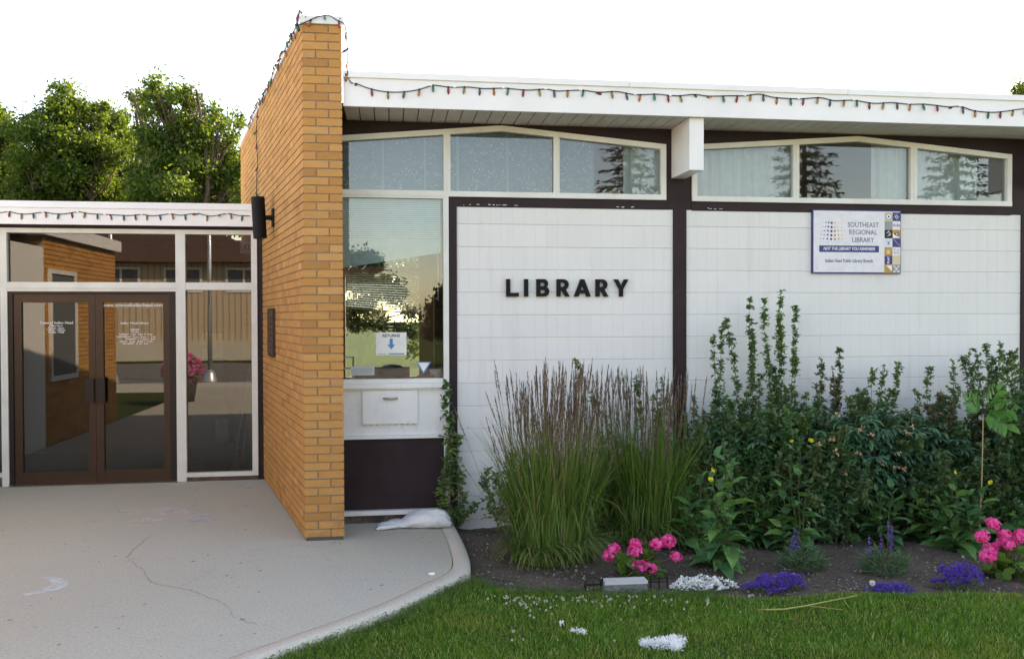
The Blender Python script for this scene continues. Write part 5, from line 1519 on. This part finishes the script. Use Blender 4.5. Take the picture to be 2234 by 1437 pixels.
primrose('big leaved evening primrose standing behind the white alyssum', 1572, 1245, [(1560, 985), (1580, 960), (1600, 1010), (1548, 1040), (1592, 1120), (1550, 1150)], 17, [(1552, 1028), (1550, 1048)], 0.17)
primrose('evening primrose behind the first violet salvia', 1735, 1205, [(1725, 970), (1745, 985), (1765, 1060), (1705, 1060), (1778, 1140), (1700, 1120)], 15, [(1729, 965), (1768, 964)], 0.15)
primrose('pale topped evening primrose above the second violet salvia', 1925, 1190, [(1925, 1050), (1945, 1062), (1905, 1065), (1960, 1090), (1890, 1090)], 12, (), 0.16)
primrose('evening primrose with small yellow flowers behind the third lobelia mound', 2105, 1205, [(2085, 1040), (2110, 1075), (2150, 1060), (2070, 1110), (2125, 1130), (2090, 1150)], 14, [(2081, 1031), (2163, 1054)], 0.17)
primrose('bright green narrow leaved phlox beside the looser tall grass', 1640, 1190, [(1655, 1030), (1630, 1060), (1675, 1075), (1610, 1075), (1660, 1100)], 22, (), 0.12, nar_me)
primrose('narrow leaved phlox with yellow green tips in front of the peonies', 1925, 1120, [(1920, 955), (1935, 990), (1905, 1000)], 22, (), 0.11, nar_me)

primrose('broad leaved plant between the looser tall grass and the alyssum', 1520, 1205, [(1510, 1060), (1530, 1030), (1500, 1110), (1545, 1100)], 14, (), 0.17)
primrose('low broad leaved plant beside the first violet salvia', 1675, 1195, [(1665, 1090), (1690, 1070), (1650, 1120), (1700, 1130)], 13, (), 0.17)
primrose('broad leaved plant in the shade under the peach flowers', 1830, 1175, [(1820, 1080), (1845, 1070), (1805, 1110), (1860, 1110)], 13, (), 0.17)
primrose('broad leaved plant between the second salvia and the ash seedling', 2010, 1185, [(2000, 1080), (2020, 1060), (1985, 1110), (2035, 1110)], 13, (), 0.17)
primrose('broad leaved plant at the foot of the ash seedling', 2060, 1195, [(2050, 1090), (2070, 1080), (2040, 1130)], 12, (), 0.17)
primrose('broad leaved plant behind the second pink geranium', 2190, 1190, [(2180, 1080), (2205, 1060), (2160, 1100), (2225, 1090)], 13, (), 0.18)

# ash seedling on a bare stem
b = np.array(base_at(2135, Y=6.35)); top = np.array(at_y(2145, 905, 6.35))
t = thing('ash_seedling', 'bright green seedling with a fan of leaflets on a bare pale stem', 'seedling', tuple(b))
g = Geo(); g.tube([tuple(b), tuple((b+top)/2+(0.01, 0, 0)), tuple(top)], 0.006, 6, 0.004); g.build('stem', M['wood'], t)
g = Geo(); leaves(g, [(0, 0, 0)], [(1, 0, 0)], [(0, 0, 1)], [1.0], [0.42], 'lance'); ash_me = g.mesh('leaflet'); ash_me.materials.append(LM['ash'])
for (dx, dz, L_) in ((0.20, 0.02, 0.30), (-0.16, 0.10, 0.22), (0.08, 0.16, 0.24), (0.16, -0.10, 0.24)):
    for k in range(9):
        s_ = (k//2+1)/5.0; sd = 1 if k % 2 else -1
        p = top + np.array((dx*s_, -0.06*s_, dz*s_+0.03))
        ang = math.atan2(dz, dx)
        place('leaflet', ash_me, p, t, (R(-50)+rng.normal(0, .25), -ang + (0 if k == 8 else sd*0.8), rng.normal(0, 0.25)), (0.125, 0.15, 0.125))

# violet salvias
def salvia(label, px, py, spikes):
    b = np.array(base_at(px, py)); t = thing('violet_salvia', label, 'flower', tuple(b), 'violet salvias')
    g = Geo(); n = 300
    a = rng.uniform(0, 6.28, n); r_ = 0.15*np.sqrt(rng.random(n)); z = rng.uniform(0.0, 0.22, n)*(1-r_/0.25)
    P = b + np.stack([r_*np.cos(a), r_*np.sin(a)*0.7, z], 1)
    D = np.stack([np.cos(a)*0.9, np.sin(a)*0.9, rng.uniform(0.1, 1.1, n)], 1)
    leaves(g, P, D, rnd_dirs(n, 1.0), rng.uniform(0.05, 0.095, n), rng.uniform(0.010, 0.018, n), 'lance')
    tag(g.build('foliage', LM['sage'], t), kind='stuff')
    for sx_, sy_ in spikes:
        p = np.array(at_y(sx_, sy_, b[1]-0.02)); g = Geo(); gs = Geo()
        gs.tube([tuple(b+(0.02, 0, 0.1)), tuple(p)], 0.0025, 4); k = 60
        h = rng.uniform(0, 0.13, k)
        d = rnd_dirs(k, 0.4)
        leaves(g, p - np.stack([0*h, 0*h, h], 1), d, rnd_dirs(k), 0.018*(0.45+h/0.16), 0.008, 'petal')
        sp = g.build('flower_spike', LM['violet'], t); gs.build('stem', M['stem'], t)
    return t
salvia('violet salvia between two clumps behind the first lobelia mound', 1752, 1242, [(1733, 1150), (1741, 1160), (1727, 1165)])
salvia('violet salvia with five spikes behind the dandelion clock', 1930, 1250, [(1896, 1168), (1922, 1165), (1938, 1135), (1946, 1145), (1944, 1168)])

# geraniums
g = Geo(); n = 14; V = [(0, 0, 0)]
for k in range(n):
    a = 2*math.pi*k/n; rr = 1.0 if k % 2 == 0 else 0.86
    if k == 0: rr = 0.25
    V.append((rr*math.cos(a), rr*math.sin(a), 0.18*rr+0.05*(k % 2)))
g.add(V, [(0, k+1, (k+1) % n+1) for k in range(n)]); ger_leaf = g.mesh('leaf'); ger_leaf.materials.append(LM['ger'])
def gerhead_mesh():
    g = Geo(); k = 60; d = rnd_dirs(k, 0.12)
    for q in range(k):
        c = d[q]*np.array((0.046, 0.046, 0.036))*rng.uniform(0.25, 1.1)**0.5; a = rng.uniform(0, 6.28)
        s1 = unit(np.cross(d[q], (0.3, 0.5, 0.8))); s2 = np.cross(d[q], s1)
        an = a + np.linspace(0, 2*math.pi, 5, endpoint=False)
        D = np.outer(np.cos(an), s1) + np.outer(np.sin(an), s2) + d[q]*0.25
        leaves(g, np.tile(c, (5, 1)), D + rng.normal(0, 0.2, (5, 3)), np.tile(d[q], (5, 1)), 0.0175*rng.uniform(0.7, 1.2, 5), 0.015, 'petal')
    me = g.mesh('flower_head'); me.materials.append(LM['pink']); return me
heads_me = [gerhead_mesh() for _ in range(3)]
def geranium(label, px, py, heads, leaf_px, nleaf, r=0.16):
    b = np.array(base_at(px, py)); t = thing('pink_geranium', label, 'flower', tuple(b), 'pink geraniums')
    gs = Geo()
    for i, (hx, hy) in enumerate(heads):
        p = np.array(at_y(hx, hy, b[1] + (-0.10 if hy > py-45 else random.uniform(-0.05, 0.08))))
        place('flower_head', heads_me[i % 3], p, t, (rng.normal(-0.2, .25), rng.normal(0, .25), rng.uniform(0, 6)), (rng.uniform(0.85, 1.15),)*3)
        gs.tube([tuple(b+(0, 0, 0.02)), tuple((b+p)/2+(0, 0, 0.03)), tuple(p)], 0.004, 5)
    for i in range(nleaf):
        a = rng.uniform(0, 6.28); r_ = r*math.sqrt(rng.random()); z = rng.uniform(0.03, 0.24)*(1.1-0.5*r_/r)
        p = b + (r_*math.cos(a), r_*math.sin(a)*0.8, z)
        place('leaf', ger_leaf, p, t, (rng.normal(0.35, 0.35), rng.normal(0, 0.35), rng.uniform(0, 6.28)), (rng.uniform(0.034, 0.056),)*3)
        gs.tube([tuple(b), tuple(p)], 0.0025, 4)
    gs.build('stems', M['stem'], t)
    return t
geranium('pink geranium planted behind the black wire edging', 1395, 1258, [(1340, 1195), (1330, 1210), (1387, 1184), (1386, 1201), (1432, 1186), (1458, 1180), (1474, 1213), (1395, 1233), (1418, 1240)], None, 64)
geranium('pink geranium at the far end of the bed, beside the last lobelia mound', 2200, 1255, [(2167, 1142), (2143, 1168), (2192, 1164), (2200, 1188), (2160, 1196), (2155, 1212), (2228, 1168), (2215, 1180), (2185, 1182)], None, 64, 0.20)

# lobelia and alyssum mounds
def mound(name, label, cat, px0, px1, py_top, py_bot, mat, n, group, green='sage', fl=0.011):
    a = at_z(px0, py_bot, GZ+0.02); b = at_z(px1, py_bot, GZ+0.02)
    cx, cy = (a.x+b.x)/2, (a.y+b.y)/2 + 0.10; w = abs(b.x-a.x)/2
    h = max(0.05, at_y((px0+px1)/2, py_top, cy+0.05).z - GZ)
    base = np.array((cx, cy, soil_z(cx, cy)-0.01)); t = thing(name, label, cat, tuple(base), group)
    def pts(k, lift):
        th = rng.uniform(0, 6.28, k); r_ = np.sqrt(rng.random(k)); lump = 0.75+0.25*np.sin(th*3+px0)*np.cos(th*2)
        rr = r_*lump
        top = np.sqrt(np.clip(1-rr**2, 0, 1))
        return base + np.stack([w*rr*np.cos(th)/lump.mean(), 0.14*rr*np.sin(th), h*top*(0.72+0.28*np.sin(rr*9+th*4))*lift], 1)
    g = Geo(); P = pts(n//2, rng.random(n//2)); leaves(g, P, rnd_dirs(len(P), 0.5), rnd_dirs(len(P), 1), 0.022, 0.007, 'leaf'); tag(g.build('foliage', LM[green], t), kind='stuff')
    g = Geo(); P = pts(n, rng.uniform(0.8, 1.12, n))
    for q in range(3):
        a_ = rng.uniform(0, 6.28, len(P)); D = np.stack([np.cos(a_), np.sin(a_)-0.5, rng.uniform(0.0, 0.9, len(P))], 1)
        leaves(g, P, D, np.tile((0, -0.6, 1.0), (len(P), 1)), fl*rng.uniform(0.7, 1.3, len(P)), fl*0.9, 'petal')
    tag(g.build('blossom', mat, t), kind='stuff')
    return t
mound('lobelia', 'wide purple lobelia mound beside the white alyssum', 'flower', 1645, 1785, 1250, 1297, LM['purple'], 850, 'purple lobelia mounds')
mound('lobelia', 'low purple lobelia strip beside the dandelion clock', 'flower', 1905, 2010, 1270, 1300, LM['purple'], 520, 'purple lobelia mounds')
mound('lobelia', 'tall purple lobelia mound beside the second pink geranium', 'flower', 2055, 2168, 1226, 1292, LM['purple'], 800, 'purple lobelia mounds')
mound('alyssum', 'white alyssum mound at the end of the black wire edging', 'flower', 1465, 1608, 1256, 1298, LM['white_fl'], 620, None, fl=0.012)

# ---- small things in the bed and on the lawn -----------------------------------
ed = thing('wire_edging', 'short black wire hoop edging in front of the pink geranium', 'edging', tuple(at_z(1365, 1292, GZ)))
ey_ = at_z(1365, 1290, GZ+0.02).y
for px, w, h, tall in ((1294, 34, 1258, 1), (1335, 36, 1258, 0), (1392, 38, 1253, 0), (1438, 36, 1246, 1)):
    g = Geo(); a = at_y(px-w/2, 1290, ey_); b = at_y(px+w/2, 1290, ey_); zt = at_y(px, h, ey_).z; zb = GZ-0.02
    cx = (a.x+b.x)/2; r_ = (b.x-a.x)/2; yo = ey_ + (0.0 if tall else 0.05)
    arc_p = [(cx-r_, yo, zb)] + [(cx-r_*math.cos(q), yo, zt-r_*0.7+r_*0.7*math.sin(q)) for q in np.linspace(0, math.pi, 9)] + [(cx+r_, yo, zb)]
    g.tube(arc_p, 0.0055, 6); g.build('hoop', M['black'], ed)
    g = Geo(); g.tube([(cx, yo, zb), (cx, yo, zt-0.03)], 0.005, 6); g.tube([(cx-r_, yo, zt-r_*0.7-0.01), (cx+r_, yo, zt-r_*0.7-0.01)], 0.004, 6)
    g.build('bar', M['black'], ed)
g = Geo(); a = at_y(1275, 1278, ey_); b = at_y(1460, 1270, ey_); g.tube([(a.x, ey_+0.02, a.z), (b.x, ey_+0.02, a.z)], 0.004, 6); g.build('rail', M['black'], ed)
# grey plastic tray lying on its side
a = at_y(1318, 1270, ey_-0.08); b = at_y(1412, 1268, ey_-0.08); zb = GZ; zt = at_y(1365, 1268, ey_-0.08).z
tr_ = thing('plastic_tray', 'grey white plastic tray propped against the wire edging', 'tray', ((a.x+b.x)/2, ey_-0.08, GZ))
M['tray'] = paint('tray_plastic', (0.46, 0.46, 0.45), 0.45, 0.1, 12.0, (0.25, 0.24, 0.22), 0.5, 0.0)
M['tray_dark'] = paint('tray_side', (0.20, 0.205, 0.20), 0.5, 0.35, 30.0, (0.06, 0.06, 0.06), 0.7, 0.0)
g = Geo()
y_ = ey_-0.08; x0, x1 = a.x, b.x
g.hexa([(x0-0.01, y_-0.02, zb), (x1+0.01, y_-0.02, zb), (x0-0.01, y_+0.04, zb), (x1+0.01, y_+0.04, zb), (x0+0.004, y_-0.005, zt-0.012), (x1-0.004, y_-0.005, zt-0.012), (x0+0.004, y_+0.05, zt-0.012), (x1-0.004, y_+0.05, zt-0.012)])
g.build('side', M['tray_dark'], tr_)
g = Geo(); g.hexa([(x0, y_-0.02, zt-0.012), (x1, y_-0.02, zt-0.014), (x0+0.008, y_+0.055, zt-0.004), (x1-0.008, y_+0.055, zt-0.006), (x0, y_-0.016, zt+0.006), (x1, y_-0.016, zt+0.004), (x0+0.008, y_+0.055, zt+0.014), (x1-0.008, y_+0.055, zt+0.012)])
g.build('rim', M['tray'], tr_)
# dandelion clock
p = np.array(at_y(1903, 1271, at_z(1903, 1300, GZ).y)); t = thing('dandelion_clock', 'white dandelion clock beside the low lobelia strip', 'flower', (p[0], p[1], GZ))
g = Geo(); d = rnd_dirs(160); leaves(g, p+d*0.004, d, rnd_dirs(160), 0.017, 0.004, 'petal'); g.build('seed_head', LM['white_fl'], t)
g = Geo(); g.tube([(p[0], p[1], GZ), tuple(p)], 0.002, 5); g.build('stem', M['stem'], t)
# dry stalk on the lawn
P = [at_z(a, b, LZ+0.045) for a, b in ((1672, 1329), (1710, 1328), (1760, 1320), (1810, 1310), (1870, 1298))]
M['stalk'] = plain('dry_stalk', (0.36, 0.33, 0.10), 0.7)
g = Geo(); g.tube([tuple(q) for q in P], 0.006, 6, 0.003); q = P[2]
g.tube([tuple(q), (q.x+0.2, q.y-0.08, q.z-0.01)], 0.0025, 4); g.tube([tuple(P[0]), (P[0].x-0.06, P[0].y+0.02, P[0].z)], 0.004, 4, 0.001)
tag(g.build('dry_stalk', M['stalk']), 'dry yellow plant stalk lying across the lawn', 'stalk')
# cottonwood fluff
M['fluff'] = leaf_mat('seed_fluff', [(0.78, 0.80, 0.82), (0.84, 0.85, 0.86)], 0.35, 0.9, spec=0.05)
def fluff(label, px, py, lobes, n):
    c = at_z(px, py, LZ+0.04); g = Geo()
    for dx, dy, r_ in lobes:
        k = int(n*r_/0.05); d = rnd_dirs(k, 0.3); rr = r_*rng.random(k)**0.4
        P = np.array(c) + np.array((dx, dy, 0)) + d*rr[:, None]*np.array((1, 1, 0.55))
        leaves(g, P, rnd_dirs(k), rnd_dirs(k), rng.uniform(0.010, 0.024, k), rng.uniform(0.003, 0.008, k), 'diamond')
    tag(g.build('seed_fluff', M['fluff']), label, 'fluff', 'tufts of seed fluff on the lawn')
fluff('large white tuft of seed fluff lying on the lawn', 1450, 1402, [(-0.09, 0.02, 0.045), (-0.035, 0.0, 0.055), (0.03, -0.01, 0.06), (0.085, 0.02, 0.05), (0.05, -0.05, 0.04), (0.075, 0.07, 0.03), (0.0, 0.03, 0.045), (-0.12, 0.01, 0.025)], 260)
fluff('small white tuft of seed fluff behind the large one', 1262, 1376, [(0, 0, 0.022), (0.03, -0.01, 0.018), (-0.03, 0.02, 0.013)], 140)
fluff('tiny white speck of seed fluff on the grass', 1225, 1358, [(0, 0, 0.014)], 120)
# white pebble on the curb
g = Geo(); c = at_z(942, 1254, 0.0)
g.lathe([(0, 0), (0.9, 0.2), (1.0, 0.5), (0.75, 0.85), (0, 1.0)], (0, 0, 0), 12); V = np.concatenate(g.V)*np.array((0.026, 0.017, 0.020)) + np.array((c.x, c.y, 0.0)); g.V = [V[i:j] for i, j in [(0, len(V))]]; g.T = [np.concatenate(g.T)]
tag(g.build('white_pebble', M['white_print'], None, True), 'small white pebble lying on the curb joint', 'pebble')
# white woven bag
NSEG, NR = 64, 26
a = at_z(822, 1148, 0.02); b = at_z(982, 1140, 0.02)
V = []; ux = np.linspace(0, 1, NSEG)
wob = [rng.normal(0, 1, 6) for _ in range(3)]
def wn2(x, y, k): return sum(wob[k][i]*math.sin(x*(5+7*i)+y*(3+2*i)+i*1.7) for i in range(6))/6
for i, s_ in enumerate(ux):
    full = np.interp(s_, [0, 0.06, 0.2, 0.34, 0.45, 0.6, 0.8, 0.93, 1.0], [0.008, 0.020, 0.026, 0.030, 0.050, 0.066, 0.072, 0.064, 0.035])
    wid = np.interp(s_, [0, 0.1, 0.3, 0.5, 0.8, 1.0], [0.075, 0.10, 0.085, 0.12, 0.13, 0.10])
    cx = a.x + (b.x-a.x)*s_; cy = a.y + (b.y-a.y)*s_ + 0.03*math.sin(s_*5)
    for k in range(NR):
        th = 2*math.pi*k/NR; cu_, su_ = math.cos(th), math.sin(th)
        r_ = 1 + 0.12*wn2(s_*0.9, 2*math.cos(th), 0) + 0.04*wn2(s_*1.6, 3*math.sin(th), 1)
        V.append((cx + 0.015*wn2(s_*1.0, math.sin(th), 2), cy + wid*cu_*r_, max(0.003, full + full*su_*r_*1.15 + 0.011*wn2(s_*1.0, 2.5*math.cos(th+0.6), 1)*max(su_, 0))))
T = []
for i in range(NSEG-1):
    for k in range(NR):
        k2 = (k+1) % NR; q = i*NR; T += [(q+k, q+k2, q+NR+k2), (q+k, q+NR+k2, q+NR+k)]
T += [(0, k+1, k) for k in range(1, NR-1)]; q = (NSEG-1)*NR; T += [(q, q+k, q+k+1) for k in range(1, NR-1)]
g = Geo(); g.add(V, T); bagt = thing('woven_bag', 'crumpled white woven bag lying at the foot of the book return', 'bag', ((a.x+b.x)/2, a.y, 0))
g.build('sack', M['bag'], bagt, True)
g = Geo()
for _ in range(26):
    p0 = (b.x-0.01, b.y+rng.uniform(-0.08, 0.06), rng.uniform(0.02, 0.08)); g.tube([p0, (p0[0]+rng.uniform(0.01, 0.05), p0[1]+rng.normal(0, 0.02), max(0.004, p0[2]+rng.uniform(-0.06, 0.01)))], 0.0009, 3)
g.build('frayed_threads', M['white_print'], bagt)

# ================================================================== TREES
LM['tree'] = leaf_mat('tree_leaf', [(0.035, 0.075, 0.016), (0.055, 0.105, 0.020), (0.080, 0.140, 0.026), (0.115, 0.165, 0.032)], 0.52, 0.5)
LM['tree_pale'] = leaf_mat('pale_tree_leaf', [(0.055, 0.085, 0.030), (0.080, 0.115, 0.040), (0.11, 0.14, 0.05)], 0.45, 0.5)
LM['spruce'] = leaf_mat('spruce_needle', [(0.012, 0.026, 0.016), (0.020, 0.038, 0.022), (0.028, 0.046, 0.026)], 0.1, 0.6)
def tree(label, base, h, lobes, mat='tree', leaf=0.095, dens=1500, trunk=0.16, group='trees beyond the entrance roof'):
    """lobes: (dx, dy, z, radius) crown masses"""
    base = np.array(base, float); t = thing('deciduous_tree', label, 'tree', tuple(base), group)
    g = Geo(); fork = base + (0.0, 0, h*0.32)
    g.tube([tuple(base), tuple(base+(0.05, 0, h*0.16)), tuple(fork)], trunk, 9, trunk*0.7)
    gl = Geo()
    for dx, dy, z, r_ in lobes:
        c = base + (dx, dy, z)
        path = stem_path(fork, c, 0.08, 6, 0.04); g.tube([tuple(q) for q in path], trunk*0.5, 6, 0.025)
        nsub = max(5, int(16*r_))
        for _ in range(nsub):
            d = rnd_dirs(1, 0.25)[0]; cc = c + d*r_*rng.uniform(0.45, 1.0)*np.array((1, 1, 0.9)); sr = r_*rng.uniform(0.24, 0.46)
            p2 = stem_path(path[-2], cc, 0.06, 4, 0.03); g.tube([tuple(q) for q in p2], 0.028, 4, 0.008, False)
            k = int(dens*sr*sr*2.6)
            dd = rnd_dirs(k); rr = sr*rng.random(k)**0.45
            P = cc + dd*rr[:, None]*np.array((1, 1, 0.75))
            # sparse sprays sticking out
            kk = k//9; e = rnd_dirs(kk, 0.5); P2 = cc + e*(sr*rng.uniform(0.9, 1.5, kk))[:, None]
            P = np.concatenate([P, P2])
            leaves(gl, P, rnd_dirs(len(P), -0.2), rnd_dirs(len(P), 0.8), leaf*rng.uniform(0.6, 1.25, len(P)), leaf*0.55*rng.uniform(0.7, 1.2, len(P)), 'diamond')
    g.build('trunk', M['bark'], t, True)
    tag(gl.build('crown', LM[mat], t), kind='stuff')
    return t
def crown_px(Y, items, zbase=GZ, x0=0):
    out = []
    for px, py, r_ in items:
        p = at_y(px, py, Y); out.append((p.x-x0, rng.uniform(-0.7, 0.7), p.z-zbase, r_))
    return out
def tree_at(label, px, Y, items, **kw):
    x0 = at_y(px, 690, Y).x
    return tree(label, (x0, Y, GZ), kw.pop('h', 6.0), crown_px(Y, items, GZ, x0), **kw)
tree_at('dark leafy tree at the end of the entrance roof, cut by the picture edge', -40, 21, [(0, 300, 0.75), (-60, 330, 1.1), (30, 390, 0.8), (10, 440, 0.9), (-120, 300, 1.2), (35, 460, 0.6), (10, 270, 0.45)])
tree_at('tall leafy tree with a domed crown above the entrance roof', 150, 20, [(160, 240, 0.62), (130, 290, 0.85), (200, 300, 0.8), (100, 350, 0.8), (220, 370, 0.9), (150, 390, 1.0), (70, 420, 0.8), (240, 440, 0.7), (150, 450, 0.8), (225, 255, 0.40)])
tree_at('paler slender tree between the two fuller crowns', 290, 23, [(285, 235, 0.45), (280, 300, 0.7), (300, 360, 0.8), (270, 410, 0.9), (305, 220, 0.3)], mat='tree_pale')
tree_at('broad sunlit tree with an open crown beside the brick wall', 400, 19, [(385, 250, 0.62), (345, 275, 0.50), (430, 245, 0.62), (400, 310, 0.85), (345, 350, 0.7), (455, 320, 0.7), (490, 300, 0.45), (500, 250, 0.30), (380, 410, 0.9), (450, 400, 0.8), (510, 380, 0.6), (520, 440, 0.7), (350, 440, 0.8), (440, 215, 0.3)], dens=1250)
tree_at('dark low tree behind the entrance roof next to the brick wall', 480, 24, [(430, 410, 0.9), (490, 400, 0.9), (540, 390, 0.9), (380, 430, 0.9), (330, 430, 0.9)])
tree_at('dark background tree filling the gap behind the domed crown', 200, 27, [(60, 400, 1.3), (140, 380, 1.4), (230, 380, 1.3), (310, 400, 1.2), (20, 380, 1.1)], dens=1000, h=7)
tree_at('tree rising over the library roof at the picture edge', 2260, 24, [(2262, 190, 0.7), (2225, 200, 0.4), (2245, 140, 0.3), (2320, 160, 1.1), (2300, 240, 1.1), (2200, 207, 0.2)], h=8, group='trees behind the library')
# garden trees seen through the library's far window
tree('green tree seen through the tall library window', (-3.4, 21, GZ), 6, [(2.0, 0, 2.6, 1.0), (3.2, 0.3, 3.1, 1.1), (1.2, 0, 3.2, 1.0), (2.6, 0, 4.2, 1.2), (4.2, 0, 2.6, 0.9), (1.5, 0.5, 1.9, 0.7), (2.7, 0.6, 1.8, 0.6), (3.8, 0.5, 1.7, 0.7)], leaf=0.11, dens=1300, mat='tree_pale', group='trees behind the library')

# ---- across the street (mirrored in the glass) -----------------------------------
def spruce(label, x, y, h, r0):
    t = thing('spruce_tree', label, 'tree', (x, y, GZ), 'spruces across the street')
    g = Geo(); g.tube([(x, y, GZ), (x, y, h)], 0.22, 8, 0.02); g.build('trunk', M['bark'], t)
    gl = Geo()
    for z in np.arange(0.8, h-0.1, 0.32):
        rr = r0*(1-(z/h))**0.8 + 0.1; nb = int(9+rr*3)
        for k in range(nb):
            a = rng.uniform(0, 6.28); L = rr*rng.uniform(0.7, 1.1); m_ = int(18*L)+5
            s_ = rng.random(m_); P = np.stack([x + L*s_*math.cos(a), y + L*s_*math.sin(a), z - 0.25*L*s_ + 0.12*L*s_**3 + rng.normal(0, .03, m_)], 1)
            D = np.stack([np.cos(a)+rng.normal(0, .7, m_), np.sin(a)+rng.normal(0, .7, m_), rng.normal(-.3, .3, m_)], 1)
            leaves(gl, P, D, rnd_dirs(m_, 1), rng.uniform(0.16, 0.3, m_), 0.06, 'diamond')
    tag(gl.build('crown', LM['spruce'], t), kind='stuff')
spruce('dark spruce across the street behind the viewer', 8.0, -13.0, 10.5, 2.0)
spruce('broad dark spruce further along the street behind the viewer', 14.5, -13.5, 10.0, 2.6)
spruce('tall dark spruce at the far corner behind the viewer', 20.0, -13.0, 10.5, 2.2)
hs = thing('tan_building', 'tan board clad building with brown shingle roof across the street', 'building', (-10, -20, 0))
def siding():
    m, nt, b, o = new_mat('tan_siding')
    w = nt.nodes.new('ShaderNodeTexWave'); w.inputs['Scale'].default_value = 1.2; w.bands_direction = 'X'; nt.links.new(pos(nt), w.inputs['Vector'])
    c = ramp(nt, w.outputs[0], [(0.0, (0.26, 0.19, 0.125)), (0.12, (0.50, 0.40, 0.28)), (1.0, (0.54, 0.43, 0.30))]).outputs[0]
    nt.links.new(c, b.inputs['Base Color']); b.inputs['Roughness'].default_value = 0.7
    return m
box_obj('wall', siding(), hs, -40, -2.6, -26, -20, 0.75, 4.3)
box_obj('foundation', M['curb'], hs, -40.2, -2.4, -26.2, -19.8, -0.1, 0.75)
M['shingle'] = paint('brown_shingle', (0.10, 0.065, 0.05), 0.9, 0.3, 6.0, None, 0, 0.3, 0.1)
g = Geo(); g.hexa([(-41, -19.2, 4.2), (-2, -19.2, 4.2), (-41, -26.8, 4.2), (-2, -26.8, 4.2), (-38, -22.6, 6.4), (-4, -22.6, 6.4), (-38, -23.4, 6.4), (-4, -23.4, 6.4)]); g.build('roof', M['shingle'], hs)
for k in range(9):
    x = -28 + k*2.6
    w = box_obj('window', WH, hs, x, x+1.6, -19.99, -19.95, 2.9, 4.0)
    box_obj('pane', M['greycard'], w, x+0.1, x+0.75, -19.949, -19.94, 3.0, 3.9); box_obj('pane', M['greycard'], w, x+0.85, x+1.5, -19.949, -19.94, 3.0, 3.9)
for lab, x, y in (('rounded street tree opposite the tall library window', -1.0, -15.5), ('rounded street tree between the tan building and the spruces', 3.2, -16.0)):
    tree(lab, (x, y, GZ), 4, [(0, 0, 2.3, 1.0), (0.9, 0, 2.6, 0.9), (-0.9, 0.2, 2.4, 0.9), (0.2, 0.1, 3.3, 0.9), (0.0, 0.3, 1.4, 0.8), (1.2, 0, 1.6, 0.8), (-1.2, 0, 1.5, 0.8)], mat='spruce', leaf=0.16, dens=900, group='rounded trees across the street')
def lamp_post(label, x, y):
    t = thing('lamp_post', label, 'lamp', (x, y, GZ), 'silver lamp posts along the street')
    g = Geo(); g.lathe([(0.0, 0), (0.20, 0), (0.20, 0.10), (0.15, 0.30), (0.10, 0.38), (0.06, 0.42)], (x, y, GZ), 16); g.build('base', M['galv'], t, True)
    g = Geo(); g.tube([(x, y, 0.3), (x, y, 6.0)], 0.065, 12, 0.045); g.build('pole', M['galv'], t, True)
    g = Geo(); g.tube([(x, y, 5.9), (x, y+0.5, 6.2), (x, y+1.2, 6.3)], 0.03, 8); g.build('arm', M['galv'], t)
    g = Geo(); g.obox((x, y+1.4, 6.3), (0.12, 0, 0), (0, 0.3, 0), (0, 0, 0.07)); g.build('lamp_head', M['black_plastic'], t)
lamp_post('silver lamp post on the boulevard straight out from the side window', -5.05, -5.6)
lamp_post('added silver lamp post standing in for the doubled pole reflection in the doors', -7.7, -5.6)  # added post, repeats the first pole's reflection in the door glass
# planter with pink flowers near the walk
pt = thing('flower_planter', 'round dark planter of pink petunias beside the entrance walk', 'planter', (-4.4, 0.6, 0))
g = Geo(); g.lathe([(0.0, 0.0), (0.24, 0.0), (0.32, 0.5), (0.30, 0.52), (0.27, 0.45), (0.0, 0.44)], (-4.4, 0.6, 0.0), 16); g.build('pot', M['dark_int'], pt, True)
g = Geo(); d = rnd_dirs(900, 0.4); P = np.array((-4.4, 0.6, 0.62)) + d*np.array((0.42, 0.42, 0.38))*rng.random((900, 1))**0.4
leaves(g, P, d, rnd_dirs(900), 0.06, 0.03, 'leaf'); tag(g.build('foliage', LM['ger'], pt), kind='stuff')
g = Geo(); d = rnd_dirs(700, 0.5); P = np.array((-4.4, 0.6, 0.66)) + d*np.array((0.42, 0.42, 0.38))
leaves(g, P, rnd_dirs(700), d, 0.05, 0.045, 'petal'); tag(g.build('blossom', LM['pink'], pt), kind='stuff')
